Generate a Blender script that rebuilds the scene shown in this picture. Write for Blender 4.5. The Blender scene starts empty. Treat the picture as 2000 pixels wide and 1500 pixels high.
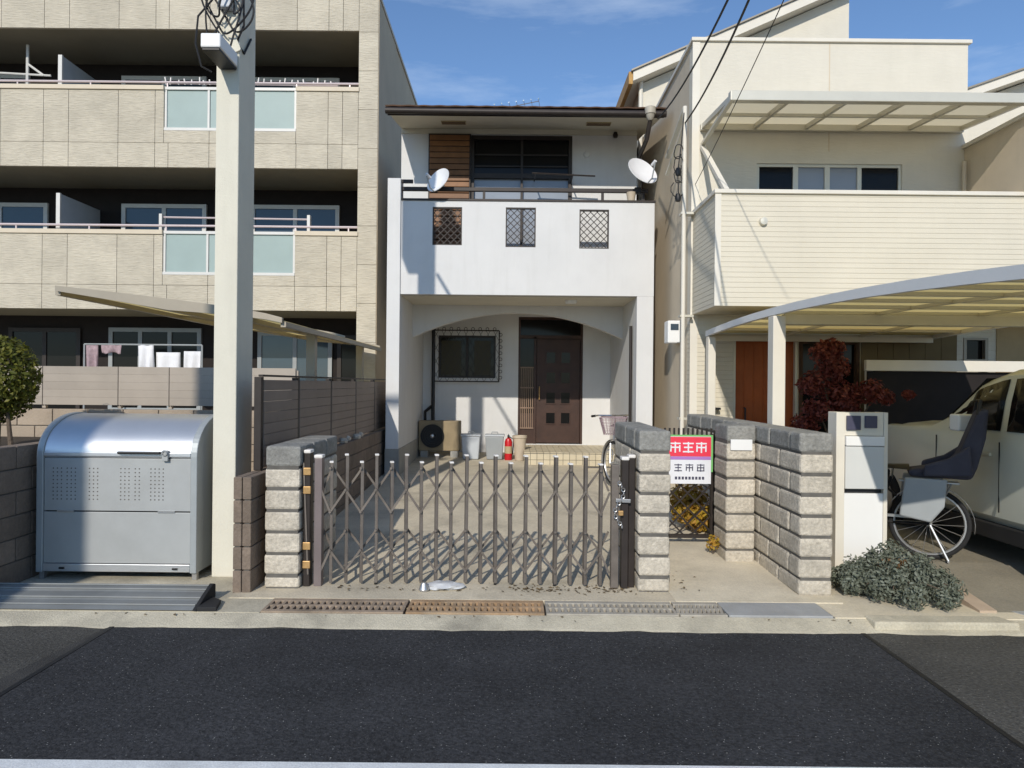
import bpy, bmesh, math, random
from mathutils import Matrix, Vector
R = math.radians
random.seed(7)
SC = bpy.context.scene
COL = SC.collection
# ------------------------------------------------------------------ camera
F = 1333.0; ROLL = R(0.55); CAMZ = 1.65
cd = bpy.data.cameras.new('camera'); cam = bpy.data.objects.new('camera', cd); COL.objects.link(cam)
cam.location = (0, 0, CAMZ); cam.rotation_euler = (R(90), -ROLL, 0)
cd.sensor_fit = 'HORIZONTAL'; cd.sensor_width = 36.0; cd.lens = 36.0 * F / 2000; cd.clip_end = 2000; cd.clip_start = 0.05
SC.camera = cam
# ------------------------------------------------------------------ sky and sun
SV = Vector((0.23, 1.0, -0.585)).normalized()          # the way sunlight travels
el = math.asin(-SV.z); az = math.atan2(-SV.x, -SV.y)
w = bpy.data.worlds.new('World'); SC.world = w; w.use_nodes = True
nt = w.node_tree; bg = nt.nodes['Background']; sky = nt.nodes.new('ShaderNodeTexSky')
sky.sky_type = 'NISHITA'; sky.sun_disc = False; sky.sun_elevation = el; sky.sun_rotation = az
sky.air_density = 1.0; sky.dust_density = 0.0; sky.ozone_density = 5.0; sky.altitude = 50
tc = nt.nodes.new('ShaderNodeTexCoord'); mp = nt.nodes.new('ShaderNodeMapping'); mp.inputs['Scale'].default_value = (1.3, 1.6, 7)
mp.inputs['Rotation'].default_value = (0.1, 0.22, 0.0)
nz = nt.nodes.new('ShaderNodeTexNoise'); nz.inputs['Scale'].default_value = 1.7; nz.inputs['Detail'].default_value = 8; nz.inputs['Roughness'].default_value = .62
rp = nt.nodes.new('ShaderNodeValToRGB'); rp.color_ramp.elements[0].position = .47; rp.color_ramp.elements[1].position = .8
rp.color_ramp.elements[1].color = (.5, .5, .5, 1)
mx = nt.nodes.new('ShaderNodeMixRGB'); mx.inputs[2].default_value = (5.4, 6.2, 7.2, 1)
L = nt.links
L.new(tc.outputs['Generated'], mp.inputs[0]); L.new(mp.outputs[0], nz.inputs['Vector']); L.new(nz.outputs[0], rp.inputs[0])
L.new(rp.outputs[0], mx.inputs[0]); L.new(sky.outputs[0], mx.inputs[1]); L.new(mx.outputs[0], bg.inputs[0])
bg.inputs[1].default_value = 0.122
sd = bpy.data.lights.new('sun', 'SUN'); sd.energy = 2.9; sd.angle = R(0.55); sd.color = (1, .93, .82)
sun = bpy.data.objects.new('sun', sd); COL.objects.link(sun); sun.rotation_euler = SV.to_track_quat('-Z', 'Y').to_euler(); sun.location = (-6, -20, 14)
SC.view_settings.view_transform = 'Standard'; SC.view_settings.look = 'None'; SC.view_settings.exposure = 0.3; SC.view_settings.gamma = 1
SC.view_settings.use_curve_mapping = False
SC.cycles.max_bounces = 8; SC.cycles.transparent_max_bounces = 8

# ------------------------------------------------------------------ photo pixel -> world helpers
def unroll(px, py):
    a, b = px - 1000, py - 750; c, s = math.cos(ROLL), math.sin(ROLL)
    return a * c + b * s, -a * s + b * c
def at(px, py, Y):
    a, b = unroll(px, py); return a * Y / F, CAMZ - b * Y / F
def gnd(px, py, z=0.0):
    a, b = unroll(px, py); Y = (CAMZ - z) * F / b; return a * Y / F, Y

# ------------------------------------------------------------------ mesh helpers
class MB:
    def __init__(s): s.v = []; s.f = []
    def add(s, vs, fs):
        n = len(s.v); s.v += [tuple(p) for p in vs]; s.f += [tuple(i + n for i in f) for f in fs]; return s
    def box(s, x0, x1, y0, y1, z0, z1):
        return s.add([(x0,y0,z0),(x1,y0,z0),(x1,y1,z0),(x0,y1,z0),(x0,y0,z1),(x1,y0,z1),(x1,y1,z1),(x0,y1,z1)],
                     [(0,3,2,1),(4,5,6,7),(0,1,5,4),(1,2,6,5),(2,3,7,6),(3,0,4,7)])
    def tube(s, pts, r, n=8, caps=True):
        pts = [Vector(p) for p in pts]; rs = r if isinstance(r, (list, tuple)) else [r] * len(pts); base = len(s.v); up0 = None
        for i, p in enumerate(pts):
            d = (pts[min(i+1, len(pts)-1)] - pts[max(i-1, 0)]).normalized()
            if up0 is None: up0 = Vector((0,0,1)) if abs(d.z) < .9 else Vector((1,0,0))
            a = d.cross(up0); a = a.normalized() if a.length > 1e-5 else d.orthogonal().normalized()
            b = a.cross(d); up0 = b
            for k in range(n):
                t = 2*math.pi*k/n; s.v.append(tuple(p + (a*math.cos(t) + b*math.sin(t))*rs[i]))
        for i in range(len(pts)-1):
            for k in range(n):
                k2 = (k+1) % n; s.f.append((base+i*n+k, base+i*n+k2, base+(i+1)*n+k2, base+(i+1)*n+k))
        if caps:
            s.f.append(tuple(base+k for k in reversed(range(n)))); m = base+(len(pts)-1)*n; s.f.append(tuple(m+k for k in range(n)))
        return s
    def bar(s, p0, p1, w, h, side=(0,1,0)):           # a flat bar; h measured along 'side'
        p0, p1 = Vector(p0), Vector(p1); d = (p1-p0).normalized(); b = Vector(side); a = d.cross(b).normalized(); b = a.cross(d).normalized()
        vs = [p + a*i*w/2 + b*j*h/2 for p in (p0, p1) for i, j in ((-1,-1),(1,-1),(1,1),(-1,1))]
        return s.add(vs, [(0,1,2,3),(7,6,5,4),(0,4,5,1),(1,5,6,2),(2,6,7,3),(3,7,4,0)])
    def prism(s, poly, a0, a1, axis='y'):             # outline extruded along an axis
        n = len(poly)
        if axis == 'y': f = lambda p, a: (p[0], a, p[1])
        elif axis == 'x': f = lambda p, a: (a, p[0], p[1])
        else: f = lambda p, a: (p[0], p[1], a)
        vs = [f(p, a0) for p in poly] + [f(p, a1) for p in poly]
        return s.add(vs, [tuple(range(n)), tuple(range(2*n-1, n-1, -1))] + [(i, i+n, (i+1)%n+n, (i+1)%n) for i in range(n)])
    def lathe(s, prof, c=(0,0,0), n=20, M=None):
        base = len(s.v)
        for r, z in prof:
            for k in range(n):
                t = 2*math.pi*k/n; p = Vector((r*math.cos(t), r*math.sin(t), z)); p = M @ p if M else p
                s.v.append((p[0]+c[0], p[1]+c[1], p[2]+c[2]))
        for i in range(len(prof)-1):
            for k in range(n):
                k2 = (k+1)%n; s.f.append((base+i*n+k, base+i*n+k2, base+(i+1)*n+k2, base+(i+1)*n+k))
        return s
    def torus(s, c, rad, r, n=28, m=7, M=None):
        base = len(s.v)
        for i in range(n):
            t = 2*math.pi*i/n
            for j in range(m):
                u = 2*math.pi*j/m; p = Vector(((rad+r*math.cos(u))*math.cos(t), r*math.sin(u), (rad+r*math.cos(u))*math.sin(t)))
                p = M @ p if M else p; s.v.append((p[0]+c[0], p[1]+c[1], p[2]+c[2]))
        for i in range(n):
            for j in range(m):
                s.f.append((base+i*m+j, base+((i+1)%n)*m+j, base+((i+1)%n)*m+(j+1)%m, base+i*m+(j+1)%m))
        return s
    def holes(s, x0, x1, z0, z1, y0, y1, hs):         # a wall facing the street with openings (xa,xb,za,zb)
        xs = sorted({x0, x1} | {min(max(v, x0), x1) for h in hs for v in h[:2]}); zs = sorted({z0, z1} | {min(max(v, z0), z1) for h in hs for v in h[2:]})
        for i in range(len(xs)-1):
            run = None
            for j in range(len(zs)-1):
                cx, cz = (xs[i]+xs[i+1])/2, (zs[j]+zs[j+1])/2
                solid = not any(h[0] < cx < h[1] and h[2] < cz < h[3] for h in hs)
                if solid: run = [run[0], zs[j+1]] if run else [zs[j], zs[j+1]]
                if run and (not solid or j == len(zs)-2):
                    s.box(xs[i], xs[i+1], y0, y1, run[0], run[1]); run = None
        return s
    def mesh(s, name):
        m = bpy.data.meshes.new(name); m.from_pydata(s.v, [], s.f)
        bm = bmesh.new(); bm.from_mesh(m); bmesh.ops.recalc_face_normals(bm, faces=bm.faces); bm.to_mesh(m); bm.free(); return m

WM = {}
def link(o, parent, local):
    COL.objects.link(o)
    if parent is not None:
        o.parent = parent
        if not local: o.matrix_parent_inverse = WM[parent.name].inverted()
    WM[o.name] = (WM[parent.name] if (parent is not None and local) else Matrix()) @ o.matrix_basis
    return o
def smooth(me, ang=40):
    for p in me.polygons: p.use_smooth = True
    me.set_sharp_from_angle(angle=R(ang))
def obj(name, mb, mat, parent=None, local=False, sm=False, bev=0, seg=2):
    me = mb.mesh(name); me.materials.append(mat)
    if sm: smooth(me)
    o = bpy.data.objects.new(name, me); link(o, parent, local)
    if bev:
        b = o.modifiers.new('bevel', 'BEVEL'); b.width = bev; b.segments = seg; b.limit_method = 'ANGLE'; b.harden_normals = False
    return o
def piece(name, me, parent, M, local=False, src=None):
    o = bpy.data.objects.new(name, me); o.matrix_basis = M; link(o, parent, local)
    if src:
        b = o.modifiers.new('bevel', 'BEVEL'); b.width = src; b.segments = 2; b.limit_method = 'ANGLE'
    return o
T = Matrix.Translation
def tag(o, label, cat, group=None):
    o['label'] = label; o['category'] = cat
    if group: o['group'] = group
    return o
def thing(name, label, cat, loc=(0,0,0), rz=0, group=None, tilt=None):
    o = bpy.data.objects.new(name, None); o.location = loc; o.rotation_euler = tilt or (0, 0, rz); o.empty_display_size = .2
    COL.objects.link(o); WM[o.name] = T(Vector(loc)) @ o.rotation_euler.to_matrix().to_4x4()
    return tag(o, label, cat, group)
def struct(name, mb, mat, parent=None):
    o = obj(name, mb, mat, parent)
    if parent is None: o['kind'] = 'structure'
    return o
_sh = {}
def shared(key, mk, mat, sm=False):
    if key not in _sh:
        me = mk().mesh(key[0] if isinstance(key, tuple) else key); me.materials.append(mat)
        if sm: smooth(me)
        _sh[key] = me
    return _sh[key]

# ------------------------------------------------------------------ materials
def mat(name, rgb, rough=.7, metal=0, var=.1, vs=3.0, bump=0, bs=80, bstretch=(1,1,1), pv=0, streak=0, dirt=(.12,.1,.08), spec=.4, fine=0, groove=0, gaxis=2, speck=0, emis=None, low=0, bdist=.012, grain=0):
    m = bpy.data.materials.new(name); m.use_nodes = True; n = m.node_tree; N = n.nodes; K = n.links; b = N['Principled BSDF']
    b.inputs['Roughness'].default_value = rough; b.inputs['Metallic'].default_value = metal; b.inputs['Specular IOR Level'].default_value = spec
    g = N.new('ShaderNodeNewGeometry'); pos = g.outputs['Position']
    def noise(sc, det=6, stretch=(1,1,1), ro=.6):
        mpn = N.new('ShaderNodeMapping'); mpn.inputs['Scale'].default_value = stretch; K.new(pos, mpn.inputs[0])
        t = N.new('ShaderNodeTexNoise'); t.inputs['Scale'].default_value = sc; t.inputs['Detail'].default_value = det; t.inputs['Roughness'].default_value = ro
        K.new(mpn.outputs[0], t.inputs['Vector']); return t.outputs[0]
    def rng(v, a, bb, c, d):
        r = N.new('ShaderNodeMapRange'); r.inputs[1].default_value = a; r.inputs[2].default_value = bb; r.inputs[3].default_value = c; r.inputs[4].default_value = d
        K.new(v, r.inputs[0]); return r.outputs[0]
    def mul(a, c):
        q = N.new('ShaderNodeMath'); q.operation = 'MULTIPLY'; K.new(a, q.inputs[0]); K.new(c, q.inputs[1]); return q.outputs[0]
    f = rng(noise(vs), .3, .7, 1-var, 1+var)
    if fine: f = mul(f, rng(noise(bs*.8, 3), .3, .7, 1-fine, 1+fine))
    if grain: f = mul(f, rng(noise(bs, 4, bstretch), .32, .68, 1-grain, 1+grain))
    if pv:
        oi = N.new('ShaderNodeObjectInfo'); f = mul(f, rng(oi.outputs['Random'], 0, 1, 1-pv, 1+pv))
    c = N.new('ShaderNodeRGB'); c.outputs[0].default_value = (*rgb, 1)
    s = N.new('ShaderNodeVectorMath'); s.operation = 'SCALE'; K.new(c.outputs[0], s.inputs[0]); K.new(f, s.inputs['Scale']); out = s.outputs[0]
    def mixin(out, fac, col):
        x = N.new('ShaderNodeMixRGB'); x.inputs[2].default_value = (*col, 1); K.new(fac, x.inputs[0]); K.new(out, x.inputs[1]); return x.outputs[0]
    if streak:
        out = mixin(out, rng(noise(2.2, 7, (3.5,3.5,.35)), .52, .8, 0, streak), dirt)
    if low:
        out = mixin(out, rng(noise(1.4, 8, (1,1,1), .7), .5, .78, 0, low), dirt)
    if speck:
        vo = N.new('ShaderNodeTexVoronoi'); vo.inputs['Scale'].default_value = 120; K.new(pos, vo.inputs['Vector'])
        k2 = N.new('ShaderNodeSeparateColor'); K.new(vo.outputs['Color'], k2.inputs[0])
        out = mixin(out, mul(rng(k2.outputs[0], .975, .985, 0, speck), rng(vo.outputs['Distance'], .25, .45, 1, 0)), (.42,.42,.4))
        out = mixin(out, mul(rng(k2.outputs[1], .7, .8, 0, .5), rng(vo.outputs['Distance'], .3, .6, 1, 0)), (.085,.085,.088))
    K.new(out, b.inputs['Base Color'])
    h = None
    if bump: h = noise(bs, 5, bstretch)
    if groove:
        sp = N.new('ShaderNodeSeparateXYZ'); K.new(pos, sp.inputs[0]); q = N.new('ShaderNodeMath'); q.operation = 'FRACT'
        dv = N.new('ShaderNodeMath'); dv.operation = 'DIVIDE'; dv.inputs[1].default_value = groove; K.new(sp.outputs[gaxis], dv.inputs[0]); K.new(dv.outputs[0], q.inputs[0])
        gg = rng(q.outputs[0], 0, .14, 0, 1)
        if h is not None:
            ad = N.new('ShaderNodeMath'); ad.operation = 'MULTIPLY_ADD'; K.new(h, ad.inputs[0]); ad.inputs[1].default_value = bump; K.new(gg, ad.inputs[2]); h = ad.outputs[0]
        else: h = gg
    if h is not None:
        bp = N.new('ShaderNodeBump'); bp.inputs['Strength'].default_value = min(1, bump if not groove else .5); bp.inputs['Distance'].default_value = bdist
        K.new(h, bp.inputs['Height']); K.new(bp.outputs[0], b.inputs['Normal'])
    if emis: b.inputs['Emission Color'].default_value = (*emis, 1); b.inputs['Emission Strength'].default_value = 1
    return m
def glassm(name, rgb, rough=.06, spec=.5):
    m = mat(name, rgb, rough, 0, .06, 1.2, spec=spec); return m
def translucent(name, rgb, f=.55):
    m = mat(name, rgb, .45, 0, .05, 2); n = m.node_tree; b = n.nodes['Principled BSDF']; t = n.nodes.new('ShaderNodeBsdfTranslucent'); t.inputs[0].default_value = (*rgb, 1)
    x = n.nodes.new('ShaderNodeMixShader'); x.inputs[0].default_value = f; o = [q for q in n.nodes if q.type == 'OUTPUT_MATERIAL'][0]
    n.links.new(b.outputs[0], x.inputs[1]); n.links.new(t.outputs[0], x.inputs[2]); n.links.new(x.outputs[0], o.inputs[0]); return m
def leafm(name, rgb, rgb2, f=.3):
    m = mat(name, rgb, .5, 0, .25, 9, spec=.35); n = m.node_tree; b = n.nodes['Principled BSDF']
    src = b.inputs['Base Color'].links[0].from_socket
    g = n.nodes.new('ShaderNodeNewGeometry'); x = n.nodes.new('ShaderNodeMixRGB'); x.inputs[2].default_value = (*rgb2, 1)
    n.links.new(g.outputs['Random Per Island'], x.inputs[0]); n.links.new(src, x.inputs[1]); n.links.new(x.outputs[0], b.inputs['Base Color'])
    t = n.nodes.new('ShaderNodeBsdfTranslucent'); n.links.new(x.outputs[0], t.inputs[0]); y = n.nodes.new('ShaderNodeMixShader'); y.inputs[0].default_value = f
    o = [q for q in n.nodes if q.type == 'OUTPUT_MATERIAL'][0]
    n.links.new(b.outputs[0], y.inputs[1]); n.links.new(t.outputs[0], y.inputs[2]); n.links.new(y.outputs[0], o.inputs[0]); return m

m_ground = mat('earth', (.22,.2,.17), .95, var=.2, vs=.8, bump=.5, bs=30)
m_asph_new = mat('asphalt_new', (.034,.035,.038), .9, var=.32, vs=1.1, bump=1, bs=60, fine=.5, speck=.8, spec=.25)
m_asph_old = mat('asphalt_old', (.075,.072,.064), .92, var=.22, vs=1.3, bump=1, bs=60, fine=.42, speck=.6, spec=.25)
m_asph_seam = mat('asphalt_seam', (.05,.048,.045), .92, var=.25, vs=3, bump=.8, bs=120, fine=.3)
m_white_line = mat('road_paint', (.72,.74,.74), .7, var=.1, vs=9, bump=.5, bs=140, low=.5, dirt=(.3,.3,.3), fine=.1)
m_gutter = mat('gutter_concrete', (.5,.455,.35), .9, var=.2, vs=2.5, bump=.6, bs=90, low=.7, dirt=(.13,.12,.1), fine=.12)
m_pad = mat('pad_concrete', (.5,.455,.35), .9, var=.18, vs=1.8, bump=.5, bs=70, low=.6, dirt=(.16,.15,.12), fine=.1)
m_drive = mat('drive_concrete', (.56,.495,.375), .9, var=.2, vs=1.3, bump=.5, bs=60, low=.75, dirt=(.16,.145,.115), fine=.1)
m_path = mat('path_concrete', (.64,.57,.435), .9, var=.14, vs=2, bump=.4, bs=70, low=.5, dirt=(.24,.21,.16), fine=.08)
m_plaster = mat('white_plaster', (.645,.64,.63), .85, var=.035, vs=2, bump=.35, bs=160, streak=.16, dirt=(.42,.41,.37), spec=.25)
m_plaster2 = mat('foundation_mortar', (.34,.335,.31), .9, var=.12, vs=3, bump=.4, bs=90, low=.4)
m_soffit = mat('soffit_board', (.62,.58,.48), .85, var=.05, vs=2, low=.25, dirt=(.35,.32,.26))
m_stone = mat('stone_siding', (.535,.485,.39), .88, var=.1, vs=2.2, bump=1, bs=6, bstretch=(1.1,1.1,7), pv=.05, bdist=.022, grain=.07, spec=.25)
m_stone_side = mat('side_siding', (.56,.46,.33), .88, var=.06, vs=1.5, bump=.4, bs=40, spec=.25)  # warm bounced light is put into this side wall colour
m_coping = mat('beige_coping', (.6,.52,.4), .6, var=.05)
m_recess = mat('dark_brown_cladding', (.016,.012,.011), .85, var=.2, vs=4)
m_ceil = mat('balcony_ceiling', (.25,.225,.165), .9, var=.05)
m_rail = mat('pale_pink_rail', (.62,.53,.53), .4, metal=.2, var=.05)
m_sash = mat('pale_sash', (.62,.61,.58), .4, var=.04)
m_frost = translucent('frosted_glass', (.43,.54,.52), .3)
m_glass = glassm('window_glass', (.05,.075,.1))
m_glass_dark = glassm('dark_glass', (.010,.010,.010), .12, .18)
m_curtain = glassm('curtained_glass', (.28,.31,.36), .12)
m_lattice_glass = glassm('amber_figured_glass', (.06,.05,.025), .3, .15)
m_cream = mat('cream_siding', (.655,.605,.495), .8, var=.04, vs=1.3, bump=.3, bs=120, groove=.062, streak=.1, dirt=(.45,.42,.34), spec=.3)
m_cream_flat = mat('cream_panel', (.65,.61,.52), .8, var=.05, vs=1.5, bump=.35, bs=9, bstretch=(1,1,4), streak=.1, dirt=(.45,.42,.34), spec=.3)
m_cream_side = mat('beige_side_wall', (.6,.51,.385), .85, var=.06, vs=1.4, bump=.3, bs=60, streak=.15, dirt=(.3,.27,.2))
m_trim = mat('cream_trim', (.7,.66,.575), .5, var=.04)
m_fascia_wood = mat('orange_fascia', (.42,.24,.07), .6, var=.15, vs=6)
m_poly = translucent('polycarbonate', (.88,.79,.52), .75)
m_poly2 = translucent('pale_terrace_sheet', (.86,.81,.68), .72)
m_alu = mat('champagne_aluminium', (.62,.59,.5), .4, metal=.3, var=.04)
m_alu_dk = mat('bronze_aluminium', (.33,.29,.23), .45, metal=.3, var=.06)
m_brown = mat('dark_brown_metal', (.032,.025,.022), .5, metal=.2, var=.15, vs=8, spec=.4)
m_roof = mat('brown_roof_tile', (.085,.042,.022), .75, var=.3, vs=5, bump=.4, bs=50, pv=.2)
m_shutter = mat('brown_shutter', (.19,.085,.032), .55, var=.2, vs=6, pv=.12)
m_wood = mat('dark_wood_door', (.05,.024,.016), .5, var=.25, vs=4, bump=.3, bs=20, bstretch=(6,6,.5))
m_wood_pale = mat('worn_wood_slat', (.25,.17,.12), .7, var=.2, vs=6)
m_gate = mat('bronze_gate', (.175,.15,.13), .5, metal=.45, var=.2, vs=7, bump=.1, bs=90, low=.3, dirt=(.22,.2,.18))
m_gate_lt = mat('faded_gate_post', (.2,.165,.16), .5, metal=.4, var=.12, vs=6)
m_cap = mat('white_plastic_cap', (.75,.72,.68), .5, var=.1, vs=20, low=.3)
m_brass = mat('brass_bracket', (.5,.31,.13), .45, metal=.5, var=.25, vs=20)
m_blk = mat('split_block', (.52,.47,.39), .95, var=.16, vs=9, bump=1, bs=45, pv=.1, fine=.16, low=.45, dirt=(.24,.22,.19), spec=.2)
m_blk_cap = mat('weathered_cap_block', (.27,.265,.245), .95, var=.2, vs=7, bump=1, bs=45, pv=.06, fine=.18, low=.6, dirt=(.13,.13,.12), spec=.2)
m_mortar = mat('dark_joint', (.12,.112,.1), .95, var=.2, vs=10)
m_blk_brown = mat('brown_wall_block', (.2,.155,.12), .95, var=.15, vs=6, bump=.9, bs=40, pv=.12, fine=.1, low=.4, dirt=(.1,.08,.06))
m_blk_tan = mat('tan_wall_block', (.36,.29,.22), .95, var=.12, vs=5, bump=.6, bs=50, pv=.08)
m_slat = mat('brown_fence_slat', (.22,.175,.145), .6, var=.08, vs=4, pv=.06, bump=.15, bs=20, bstretch=(1,1,20))
m_slat_lt = mat('taupe_fence_slat', (.37,.32,.265), .6, var=.06, vs=4, pv=.05)
m_pole = mat('concrete_pole', (.66,.63,.53), .85, var=.05, vs=2, bump=.25, bs=80, streak=.2, dirt=(.42,.4,.33))
m_bin = mat('galvanised_grey', (.4,.41,.405), .5, metal=.3, var=.06, vs=4, low=.25, dirt=(.28,.27,.25))
m_bin_dk = mat('bin_edge_grey', (.36,.385,.39), .45, metal=.3, var=.06)
m_lid = mat('brushed_steel_lid', (.66,.67,.68), .36, metal=.75, var=.05, vs=3, bump=.06, bs=30, bstretch=(.3,8,8))
m_black = mat('black_plastic', (.012,.012,.013), .45, var=.2)
m_rubber = mat('black_rubber', (.016,.016,.017), .8, var=.2)
m_ramp = mat('steel_ramp', (.2,.21,.21), .6, metal=.25, var=.15, vs=3, low=.4, dirt=(.2,.18,.15))
m_rust = mat('rusty_iron', (.32,.25,.185), .85, metal=.2, var=.35, vs=5, bump=.6, bs=80, low=.6, dirt=(.34,.28,.2))
m_rust2 = mat('orange_rusty_iron', (.40,.27,.16), .85, metal=.2, var=.3, vs=5, bump=.6, bs=80, low=.7, dirt=(.4,.35,.26))
m_galv = mat('galvanised_grating', (.42,.39,.33), .7, metal=.3, var=.2, vs=6, low=.5, dirt=(.3,.24,.16))
m_plate = mat('grey_cover_plate', (.36,.365,.36), .8, metal=.1, var=.1, vs=5, low=.3, dirt=(.25,.22,.18), bump=.3, bs=60)
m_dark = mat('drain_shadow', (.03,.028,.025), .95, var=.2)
m_dish = mat('dish_white', (.74,.745,.76), .45, var=.03)
m_grey = mat('mid_grey_plastic', (.3,.32,.33), .5, var=.06)
m_ltgrey = mat('pale_grey_plastic', (.47,.5,.53), .5, var=.05)
m_red = mat('red_enamel', (.5,.015,.02), .3, var=.06)
m_tan = mat('tan_resin', (.5,.42,.32), .7, var=.08, vs=6)
m_yellowish = mat('aged_ivory', (.42,.34,.2), .6, var=.1)
m_tile = mat('cream_step_tile', (.56,.49,.35), .6, var=.06, vs=8, pv=.07)
m_paint = mat('cream_car_paint', (.60,.61,.53), .22, var=.02, spec=.55)
m_chrome = mat('chrome', (.7,.7,.7), .15, metal=1, var=.03)
m_silver = mat('silver_metal', (.5,.5,.5), .35, metal=.8, var=.05)
m_white = mat('white_enamel', (.78,.78,.77), .45, var=.02)
m_letter = mat('grey_letterbox', (.60,.61,.60), .4, var=.03)
m_orange_door = mat('orange_wood_door', (.36,.085,.018), .45, var=.18, vs=3, bump=.2, bs=12, bstretch=(10,10,.4))
m_signred = mat('sign_red', (.78,.05,.09), .4, var=.05)
m_signwhite = mat('sign_white', (.75,.77,.82), .4, var=.04)
m_signgreen = mat('sign_green_edge', (.18,.5,.16), .5, var=.05)
m_signpurple = mat('sign_violet_band', (.4,.2,.55), .5, var=.05)
m_ink = mat('sign_ink', (.06,.06,.1), .5, var=.05)
m_wire = mat('black_cable', (.015,.015,.016), .6, var=.1)
m_bark = mat('bark', (.12,.09,.065), .95, var=.25, vs=12, bump=.8, bs=40)
m_leaf = leafm('glossy_green_leaf', (.085,.10,.012), (.19,.18,.03))
m_leaf_grey = leafm('grey_green_needle', (.13,.15,.11), (.24,.26,.21))
m_leaf_red = leafm('wine_red_leaf', (.12,.022,.02), (.26,.07,.055))
m_leaf_yel = leafm('yellow_leaf', (.42,.3,.03), (.5,.26,.05))
m_cloth_w = mat('white_cloth', (.72,.72,.74), .9, var=.05, bump=.3, bs=20)
m_cloth_p = mat('mauve_cloth', (.34,.25,.27), .9, var=.25, vs=14)
m_cloth_d = mat('dark_cloth', (.05,.05,.07), .9, var=.2)
m_bag = translucent('milky_plastic', (.7,.71,.72), .3)
m_soil = mat('soil', (.06,.045,.03), 1, var=.3, vs=10, bump=.8, bs=40)

# ================================================================== GROUND
s = MB(); s.box(-300, 300, -300, 300, -.6, -.35); struct('ground', s, m_ground)
s = MB(); s.box(-60, 60, -3.2, 4.80, -.36, -.062); struct('road', s, m_asph_old)
s = MB(); s.box(-2.75, 2.45, -1.2, 4.72, -.062, -.057); struct('asphalt_patch', s, m_asph_new)
s = MB(); s.prism([(-2.97,3.4),(-2.752,3.4),(-2.752,4.72),(-2.78,4.72)], -.062, -.058, 'z'); struct('asphalt_seam', s, m_asph_seam)
for xj in (-2.75, 2.45):
    s = MB(); s.box(xj-.016, xj+.016, 3.06, 4.73, -.0565, -.0535); struct('tar_joint', s, mat('tar', (.012,.012,.012), .6, var=.3, vs=20))
s = MB(); s.box(-60, 60, 2.84, 3.06, -.057, -.053); struct('road_line', s, m_white_line)
# gutter strip: a shallow L section, worn edge on the road side
s = MB(); rr = random.Random(3); N = 240; x0g, x1g = -12, 12
prev = None
for i in range(N+1):
    x = x0g + (x1g-x0g)*i/N; e = 4.725 + rr.uniform(-.012, .012) + .012*math.sin(x*3.1) + .01*math.sin(x*7.7+1)
    row = [(x, e, -.06), (x, e+.02, -.052), (x, 4.905, -.012), (x, 4.905, -.36)]; b = len(s.v); s.v += row
    if prev is not None:
        for k in range(3): s.f.append((prev+k, b+k, b+k+1, prev+k+1))
    prev = b
struct('gutter', s, m_gutter)
GX0, GX1 = -1.80, 2.34
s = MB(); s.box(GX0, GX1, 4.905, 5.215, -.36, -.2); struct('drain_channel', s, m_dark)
s = MB(); s.box(-14, GX0, 4.905, 7.55, -.36, -.008); s.box(-14, -2.34, 7.55, 30, -.36, .1); struct('left_lot_pavement', s, m_pad)
def drive_z(Y): return max(0, .28*(Y-5.5)/7.5)
s = MB(); s.prism([(5.215,-.36),(5.215,0),(5.5,0),(9.5,drive_z(9.5)),(13.4,drive_z(13.4)),(30,.3),(30,-.36)], -2.15, 1.27, 'x'); struct('driveway', s, m_drive)
s = MB(); s.prism([(5.215,-.36),(5.215,.003),(5.5,.003),(6.9,.04),(10.6,.18),(30,.3),(30,-.36)], 1.27, 2.545, 'x'); struct('garden_path', s, m_path)
s = MB(); s.box(GX1, 30, 4.905, 30, -.36, -.006); struct('right_lot_pavement', s, m_path)
s = MB(); s.prism([(5.05,-.1),(5.05,-.004),(6.0,.12),(9.4,.13),(9.4,-.1)], 3.60, 30, 'x'); struct('parking_slab', s, mat('parking_concrete', (.25,.225,.175), .9, var=.14, vs=1.5, bump=.4, bs=60, low=.5, dirt=(.14,.13,.11), fine=.08))
# raised kerb slab pieces in front of the right lot
s = MB(); s.prism([(2.56,4.78),(3.58,4.78),(3.52,4.935),(2.56,4.935)], -.06, .008, 'z'); o = struct('kerb_slab', s, m_gutter); bv = o.modifiers.new('bevel','BEVEL'); bv.width = .015; bv.segments = 3
s = MB(); s.prism([(3.86,4.80),(9,4.80),(9,5.2),(3.66,5.2)], -.05, -.001, 'z'); struct('drain_cover', s, m_plate)

# ------------------------------------------------------------------ gratings over the drain
def grating(x0, x1, m, label, diag=False, n=21):
    t = thing('drain_grating', label, 'grating', (x0, 4.91, -.02), group=None)
    a, b = 4.912, 5.208; zt = .0; zb = -.03
    s = MB(); s.box(x0+.004, x1-.004, a, a+.045, zb, zt); obj('side_rail', s, m, t, bev=.003)
    s = MB(); s.box(x0+.004, x1-.004, b-.06, b, zb, zt); obj('side_rail', s, m, t, bev=.003)
    s = MB(); s.box(x0+.004, x1-.004, (a+b)/2-.018, (a+b)/2+.018, zb, zt-.001); obj('middle_rail', s, m, t, bev=.003)
    s = MB(); st = (x1-x0-.03)/n
    for i in range(n+1):
        x = x0 + .015 + st*i; d = .018 if diag else .0
        s.prism([(x-.011-d, a+.04),(x+.011-d, a+.04),(x+.011+d, b-.05),(x-.011+d, b-.05)], zb, zt-.002, 'z')
    o = obj('cross_bars', s, m, t); return t
grating(-1.80, -.765, m_rust, 'dark rusty drain grating in front of the left gate pillar')
grating(-.755, .255, m_rust2, 'orange rusted drain grating on the street side of the white plastic bag')
grating(.26, 1.22, m_galv, 'pale dusty drain grating in front of the right half of the gate')
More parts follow.
